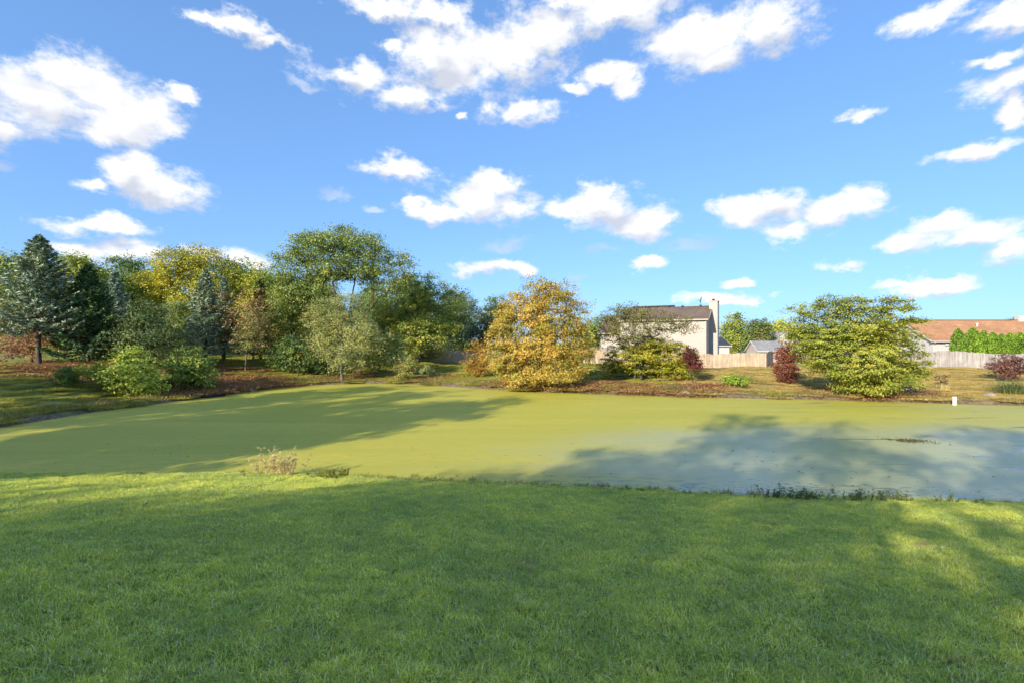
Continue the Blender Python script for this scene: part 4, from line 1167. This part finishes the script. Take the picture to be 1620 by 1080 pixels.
LAWN = [(.58, .70, .095, 3), (.69, .79, .12, 3), (.34, .47, .075, 2.4), (.84, .88, .42, 2), (.82, .70, .32, .6)]
def patch(name, size, n, h, w, pal, seed, mat='blade', dry=0.02, lean=.6):
    rs = np.random.RandomState(seed)
    base = np.zeros((n, 3)); base[:, :2] = rs.uniform(-size / 2 * 1.12, size / 2 * 1.12, (n, 2))
    # blades stand in small tufts
    c = rs.uniform(-size / 2, size / 2, (max(8, n // 16), 2)); k = rs.randint(0, len(c), n)
    m = rs.uniform(size=n) < .6
    base[m, :2] = c[k[m]] + rs.normal(size=(m.sum(), 2)) * w * 3.5
    hh = h * rs.uniform(.5, 1.25, n); tl = rs.normal(size=(len(c), 2)) * .25
    ln = rs.normal(size=(n, 2)) * lean * .6 + tl[k]
    cols = palette_cols(rs, n, pal, .25)
    d = rs.uniform(size=n) < dry; cols[d] = np.array([.42, .35, .18]) * rs.uniform(.7, 1.1, (d.sum(), 1)); ln[d] *= 2.2
    v, f, c_ = blades(rs, base, hh, w * rs.uniform(.7, 1.3, n), ln, cols, 2)
    return bpy.data.objects.new(name, np_mesh(name, v, f, M[mat], c_))

def scatter(name, label, cat, pts, rotz, scale, which, protos, tilt=None):
    """one 'stuff' object: protos instanced on points with geometry nodes"""
    me = bpy.data.meshes.new(name); me.vertices.add(len(pts)); me.vertices.foreach_set('co', np.asarray(pts, np.float32).ravel())
    rot = np.zeros((len(pts), 3), np.float32); rot[:, 2] = rotz
    a = me.attributes.new('rot', 'FLOAT_VECTOR', 'POINT'); a.data.foreach_set('vector', rot.ravel())
    a = me.attributes.new('siz', 'FLOAT', 'POINT'); a.data.foreach_set('value', np.asarray(scale, np.float32))
    a = me.attributes.new('idx', 'INT', 'POINT'); a.data.foreach_set('value', np.asarray(which, np.int32))
    me.materials.append(protos[0].data.materials[0])
    o = obj(name, me); tag(o, label, cat, kind='stuff')
    ng = bpy.data.node_groups.new(name, 'GeometryNodeTree')
    ng.interface.new_socket('Geometry', in_out='INPUT', socket_type='NodeSocketGeometry')
    ng.interface.new_socket('Geometry', in_out='OUTPUT', socket_type='NodeSocketGeometry')
    N, L = ng.nodes.new, ng.links.new
    gi, go = N('NodeGroupInput'), N('NodeGroupOutput')
    jn = N('GeometryNodeJoinGeometry')
    for p in reversed(protos):
        oi = N('GeometryNodeObjectInfo'); oi.inputs['Object'].default_value = p; oi.inputs['As Instance'].default_value = True
        L(oi.outputs['Geometry'], jn.inputs[0])
    ip = N('GeometryNodeInstanceOnPoints'); ip.inputs['Pick Instance'].default_value = True
    def attr(n, t):
        x = N('GeometryNodeInputNamedAttribute'); x.data_type = t; x.inputs['Name'].default_value = n
        return [s for s in x.outputs if s.enabled][0]
    L(gi.outputs[0], ip.inputs['Points']); L(jn.outputs[0], ip.inputs['Instance'])
    L(attr('idx', 'INT'), ip.inputs['Instance Index']); L(attr('rot', 'FLOAT_VECTOR'), ip.inputs['Rotation']); L(attr('siz', 'FLOAT'), ip.inputs['Scale'])
    L(ip.outputs[0], go.inputs[0])
    m = o.modifiers.new('scatter', 'NODES'); m.node_group = ng
    return o

def build_grass():
    rs = np.random.RandomState(11)
    protos = [patch('lawn_patch', .5, 2300, .043, .0046, LAWN, 100 + i, mat='lawn', dry=.05, lean=1.25) for i in range(5)]
    g = .36
    X, Y = np.meshgrid(np.arange(-24, 22, g), np.arange(1.2, 15, g))
    x = (X + rs.uniform(-.07, .07, X.shape)).ravel(); y = (Y + rs.uniform(-.07, .07, X.shape)).ravel()
    keep = np.abs(x) < y * 1.12 + 1.2
    x, y = x[keep], y[keep]; d = sdist(x, y); k = d > .22; x, y = x[k], y[k]
    z = H(x, y)
    scatter('lawn_grass', 'short mown green grass covering the near lawn', 'grass', np.stack([x, y, z], -1), rs.uniform(0, 6.28, len(x)), rs.uniform(.9, 1.2, len(x)), rs.randint(0, 5, len(x)), protos)
    # stray dead leaves and clippings lying on the lawn
    r = np.random.RandomState(19); n = 230
    lx = r.uniform(-12, 12, n); ly = r.uniform(1.8, 12.5, n); k = np.abs(lx) < ly * 1.1 + .5; lx, ly = lx[k], ly[k]; n = len(lx)
    v, f, c = leaf_quads(r, np.stack([lx, ly, H(lx, ly) + .035], -1), .05, palette_cols(r, n, [(.40, .24, .11, 3), (.55, .42, .22, 2), (.30, .15, .07, 2), (.7, .66, .55, .4)]), 1.5, .6)
    o = obj('lawn_leaves', np_mesh('lawn_leaves', v, f, M['litter'], c)); tag(o, 'few tiny dead leaves scattered on the near lawn', 'leaves', kind='stuff')
    # fringe of longer grass along the near waterline
    fr = [patch('fringe_patch', .6, 420, .10, .006, [(.17, .22, .04, 3), (.25, .26, .07, 2), (.34, .29, .12, 1.5)], 120 + i, dry=.15, lean=.9) for i in range(2)]
    pts = []
    for i in range(len(SHORE)):
        a, b = SHORE[i], SHORE[(i + 1) % len(SHORE)]
        if max(a[1], b[1]) < 16 and a[0] > -20 and a[0] < 20:
            for t in np.arange(0, 1, .3 / max(.3, np.linalg.norm(b - a))):
                q = a * (1 - t) + b * t; n = np.array([b[1] - a[1], a[0] - b[0]]); n /= np.linalg.norm(n)
                q = q + (n if sdist(q[0:1] + n[0] * .2, q[1:2] + n[1] * .2)[0] > 0 else -n) * rs.uniform(.12, .4); pts.append(q)
    pts = np.array(pts); scatter('shore_fringe_grass', 'longer grass fringing the near waterline', 'grass', np.stack([pts[:, 0], pts[:, 1], H(pts[:, 0], pts[:, 1])], -1), rs.uniform(0, 6.28, len(pts)), .35 + 1.2 * rs.uniform(0, 1, len(pts)) ** 2.2, rs.randint(0, 2, len(pts)), fr)
    # far banks
    gb = [patch('bank_green', 1.5, 1500, .12, .02, [(.27, .31, .05, 3), (.34, .36, .06, 2), (.44, .40, .09, 1.4), (.52, .43, .15, .8)], 130 + i, lean=.8) for i in range(2)]
    db = [patch('bank_dry', 1.5, 1300, .09, .02, [(.46, .35, .12, 3), (.56, .42, .17, 2), (.36, .33, .09, 2), (.60, .44, .22, .8)], 140 + i, lean=.9) for i in range(2)]
    tb = [patch('bank_rough', 1.2, 420, .30, .025, [(.40, .31, .13, 3), (.28, .28, .08, 2), (.50, .39, .2, 1), (.17, .20, .05, 1.5)], 150 + i, lean=.9) for i in range(2)]
    g = 1.15
    X, Y = np.meshgrid(np.arange(-48, 60, g), np.arange(16, 70, g))
    x = (X + rs.uniform(-.4, .4, X.shape)).ravel(); y = (Y + rs.uniform(-.4, .4, X.shape)).ravel()
    d = sdist(x, y); k = (d > .3) & (np.abs(x) < y * 1.15 + 2) & (d < 26); x, y, d = x[k], y[k], d[k]; z = H(x, y)
    isdry = (sstep(5, 18, x + wob(x * 2, y * 2) * 20) + rs.uniform(-.3, .3, len(x))) > .5
    for nm, lab, m, pr in (('bank_grass', 'green and straw coloured grass on the left and middle bank', ~isdry, gb), ('dry_bank_grass', 'sunlit dry tan grass on the right bank', isdry, db)):
        q = np.stack([x[m], y[m], z[m] - .01], -1); n = len(q)
        scatter(nm, lab, 'grass', q, rs.uniform(0, 6.28, n), rs.uniform(.8, 1.3, n), rs.randint(0, 2, n), pr)
    m = (d < 1.6) & (y > 17); q = np.stack([x[m], y[m], z[m] - .02], -1); n = len(q)
    X2 = q + np.concatenate([rs.uniform(-.5, .5, (n, 2)), np.zeros((n, 1))], 1)
    q = np.concatenate([q, X2]); q = q[sdist(q[:, 0], q[:, 1]) > .15]; q[:, 2] = H(q[:, 0], q[:, 1]) - .02; n = len(q)
    scatter('waterline_grass', 'rough tufts along the far waterline', 'grass', q, rs.uniform(0, 6.28, n), rs.uniform(.4, 1.1, n), rs.randint(0, 2, n), tb)
    # fallen leaves
    def litter_patch(i):
        r = np.random.RandomState(160 + i); n = 420
        p = np.zeros((n, 3)); p[:, :2] = r.normal(size=(n, 2)) * .7; p[:, 2] = r.uniform(.01, .06, n)
        v, f, c = leaf_quads(r, p, .10, palette_cols(r, n, [(.36, .16, .07, 3), (.46, .25, .12, 2), (.26, .13, .06, 2), (.55, .36, .18, 1.4)], .25), 1.6, .7)
        return bpy.data.objects.new('litter_patch', np_mesh('litter_patch', v, f, M['litter'], c))
    lp = [litter_patch(i) for i in range(3)]
    pts = []
    for cx, cy, r, n in ((-22.2, 38, 4.2, 130), (-21.5, 42, 4, 90), (-27, 43, 5, 120), (-37, 39, 5, 110), (-33, 36, 4, 60), (-25, 36, 3, 40), (-30, 42, 5, 36), (-18, 49, 3.5, 20), (8, 38.8, 4.2, 60), (13, 37.4, 3.6, 44), (4, 39.6, 3, 36), (24.5, 34.8, 3.0, 40), (28.5, 35.2, 2.4, 24), (0, 42.3, 2.5, 16), (-9, 48, 4, 10), (-40, 42, 5, 30)):
        for _ in range(n):
            a, q = rs.uniform(0, 6.28), r * rs.uniform(0, 1) ** .6; pts.append((cx + q * math.cos(a), cy + q * math.sin(a)))
    pts = np.array(pts); pts = pts[sdist(pts[:, 0], pts[:, 1]) > .1]; n = len(pts)
    scatter('fallen_leaves', 'red brown fallen leaves strewn over the far banks', 'leaves', np.stack([pts[:, 0], pts[:, 1], H(pts[:, 0], pts[:, 1]) + .05], -1), rs.uniform(0, 6.28, n), rs.uniform(.7, 1.2, n), rs.randint(0, 3, n), lp)

build_grass()

def build_weeds():
    rs = np.random.RandomState(21)
    STRAW = [(.68, .58, .30, 3), (.76, .67, .38, 2), (.58, .46, .22, 2)]
    def weed(name, label, px, py, h, n, spread, pal, leaf, seed, leaf_n=16, group=None, dry=False, back=0.0):
        r = np.random.RandomState(seed)
        x, y, z = hit(px, py); y += back; x += back * (px - 810) / F; z = Hs(x, y)
        P0, P1, R0, R1, lp, lt = [], [], [], [], [], []
        for i in range(n):
            b = np.array([r.normal() * spread * .35, r.normal() * spread * .25, -.03]); hh = h * r.uniform(.55, 1.1)
            d = np.array([r.normal() * .28 + b[0] * .5 / max(spread, .1), r.normal() * .25, 1.0]); prev = b
            for s in range(1, 5):
                q = b + d * hh * s / 4 + r.normal(size=3) * hh * .025
                P0.append(prev); P1.append(q); R0.append(.008 * (1.2 - s / 5)); R1.append(.008 * (1.0 - s / 5)); prev = q
                if s >= 2:
                    for j in range(2):
                        e = q + np.array([r.normal() * .22, r.normal() * .22, r.uniform(.1, .4)]) * hh * .5
                        P0.append(q); P1.append(e); R0.append(.004); R1.append(.0025)
                        m = leaf_n // 4; t = r.uniform(.15, 1.05, m); lp.append(q + (e - q) * t[:, None] + r.normal(size=(m, 3)) * .016); lt.append(np.tile(e - q, (m, 1)))
                m = max(1, leaf_n // 5); t = r.uniform(0, 1, m); a0 = P0[-1]; lp.append(b + d * hh * (s - t)[:, None] / 4 + r.normal(size=(m, 3)) * .03); lt.append(r.normal(size=(m, 3)))
        tv, tf = tubes(np.array(P0), np.array(P1), np.array(R0), np.array(R1), 4)
        lp = np.concatenate(lp); lt = unit(np.concatenate(lt)); c = palette_cols(r, len(lp), pal)
        v, f, cc = leaf_quads(r, lp, leaf, c, .2, .42, tangent=lt)
        t = thing(name, label, 'weed', (x, y, z), 0, group)
        obj('stems', np_mesh('stems', tv, tf, M['straw' if dry else 'stem']), t)['kind'] = 'stuff'; obj('leaves', np_mesh('leaves', v, f, M['leaf'], cc), t)['kind'] = 'stuff'
    GW = [(.16, .23, .07, 3), (.22, .28, .09, 2), (.28, .31, .14, 1)]
    LW = [(.30, .33, .05, 3), (.38, .37, .08, 2), (.22, .27, .05, 2)]
    weed('dry_weed', 'tall tan dried weed clump at the near shore left of the green one', 432, 752, .66, 26, .6, STRAW, .05, 1, 34, dry=True)
    weed('dry_weed', 'second dried weed leaning right beside the tall tan clump', 455, 753, .55, 14, .4, STRAW, .05, 2, 34, dry=True)
    weed('dry_weed', 'single low dried stalk left of the tall tan clump', 403, 752, .32, 4, .18, STRAW, .035, 3, 18, dry=True)
    weed('yellow_weed', 'bright yellow green weed clump just right of the dried weeds', 487, 754, .36, 22, .5, LW, .06, 4, 24)
    weed('yellow_weed', 'lower yellow green weeds trailing right of the bright clump', 520, 756, .26, 20, .6, LW, .055, 5, 20)
    for i, (px, py, h, n, sp, lab) in enumerate(((1172, 786, .20, 12, .4, 'low dark weed at the left end of the near right weed line'), (1215, 790, .24, 18, .5, 'dark leafy weed left in the dense near shore patch'), (1250, 791, .30, 24, .5, 'tallest dark weed in the dense near shore patch'),
                                                 (1285, 792, .24, 20, .5, 'dark leafy weed right in the dense near shore patch'), (1345, 794, .26, 14, .45, 'open dark weed right of the dense near shore patch'), (1368, 794, .30, 10, .35, 'tall thin dark weed in the middle of the near right shore'),
                                                 (1400, 795, .22, 14, .4, 'low dark weed near the right end of the weed line'), (1425, 795, .26, 14, .35, 'bushy dark weed at the right end of the weed line'), (1495, 796, .22, 8, .25, 'lone dark weed on the near shore far right'), (1540, 796, .12, 6, .3, 'tiny weed right of the lone dark weed'), (1612, 796, .16, 7, .25, 'dark weed at the right picture edge'),
                                                 (1090, 783, .10, 8, .3, 'tiny dark weed at the near shore right of centre'), (880, 771, .09, 7, .25, 'tiny weed sprig at the near shore by centre'), (690, 764, .09, 5, .2, 'tiny weed sprig at the near shore left of centre'), (1020, 779, .08, 8, .4, 'low sprigs at the near shore before the pond shadow'))):
        weed('shore_weed', lab, px, py, h * 1.05, max(4, int(n * .75)), sp, GW, .042, 30 + i, 18, group='dark weeds along the near shore')
    # ornamental grass and green tufts on the far bank
    def tuft(name, label, px, py, h, n, pal, seed, spread=.25):
        r = np.random.RandomState(seed); b = hit(px, py)
        base = np.zeros((n, 3)); base[:, :2] = r.normal(size=(n, 2)) * spread
        v, f, c = blades(r, base, h * r.uniform(.6, 1.15, n), np.full(n, .02), r.normal(size=(n, 2)) * .75, palette_cols(r, n, pal), 4)
        o = obj(name, np_mesh(name, v, f, M['blade'], c), None, b); tag(o, label, 'plant')
    tuft('ornamental_grass', 'blue green ornamental grass clump below the plum shrub', 1604, 622, 1.1, 620, [(.14, .19, .06, 3), (.19, .24, .09, 2), (.28, .27, .12, 1)], 81, .4)
    tuft('grass_tuft', 'bright green grass tuft on the bank right of the low spreading tree', 1065, 617, .6, 260, [(.17, .24, .06, 3), (.25, .29, .09, 2)], 82, .45)
    tuft('reed_clump', 'yellowish tall grass clump behind the leafy clump', 1172, 604, .9, 420, [(.25, .28, .07, 3), (.32, .31, .10, 2)], 83, .5)
    tuft('straw_tuft', 'straw coloured tuft by the knee high tan shrub', 1493, 616, .55, 120, STRAW, 84, .14)
    tuft('lime_tuft', 'bright lime green grass patch between the pallet and the marker post', 1470, 626, .28, 900, [(.24, .32, .04, 3), (.30, .36, .06, 2)], 85, 1.0)
    tuft('lime_tuft', 'bright lime green grass patch below the red shrub at the shore', 1215, 622, .26, 700, [(.26, .30, .04, 3), (.32, .34, .06, 2)], 86, .9)
    tuft('shore_reeds', 'tan tuft hanging over the shore below the short fence end', 690, 608, .6, 420, [(.36, .28, .12, 3), (.24, .22, .07, 2)], 87, .7)
    # single leaves drifting on the duckweed, thickest below the waterside trees
    r = np.random.RandomState(95); n = 900
    cx = np.array([(-18, 42), (4, 37.5), (10, 35), (24, 31.5), (-8, 43), (-20, 33), (8, 15), (-10, 17)])[r.randint(0, 8, n)]
    p = np.zeros((n, 3)); p[:, :2] = cx + r.normal(size=(n, 2)) * np.array([5, 2.2]); p = p[sdist(p[:, 0], p[:, 1]) < -.15]; n = len(p); p[:, 2] = .012
    v, f, c = leaf_quads(r, p, .085, palette_cols(r, n, [(.34, .22, .08, 3), (.22, .12, .05, 2), (.5, .42, .12, 2)]), 6.0, .65)
    o = obj('floating_leaves', np_mesh('floating_leaves', v, f, M['litter'], c)); tag(o, 'scattered fallen leaves floating on the duckweed', 'leaves', kind='stuff')
    # floating mats
    for k, (px, py, L, lab) in enumerate(((1440, 697, .9, 'dark floating weed mat on the blue shaded water'),)):
        d = EYE * F / (py - 540); x = (px - 810) / F * d; r = np.random.RandomState(90 + k); n = 300
        p = np.zeros((n, 3)); p[:, 0] = r.normal(size=n) * L * .45; p[:, 1] = -p[:, 0] * .35 + r.normal(size=n) * (.2 if k == 0 else .1) + .12 * np.sin(p[:, 0] * 5); p[:, 2] = r.uniform(.006, .035, n)
        v, f, c = leaf_quads(r, p, .085, palette_cols(r, n, [(.11, .09, .03, 3), (.17, .15, .05, 2), (.06, .05, .02, 2)]), 1.5, .4)
        o = obj('floating_weed', np_mesh('floating_weed', v, f, M['litter'], c), None, (x, d, 0)); tag(o, lab, 'weed', kind='stuff')

M['stem'] = mat_plain('green_stem', (.09, .11, .04), .7, .2, .3, 20)
M['straw'] = mat_plain('straw_stem', (.60, .50, .27), .8, .2, .3, 20)
build_weeds()
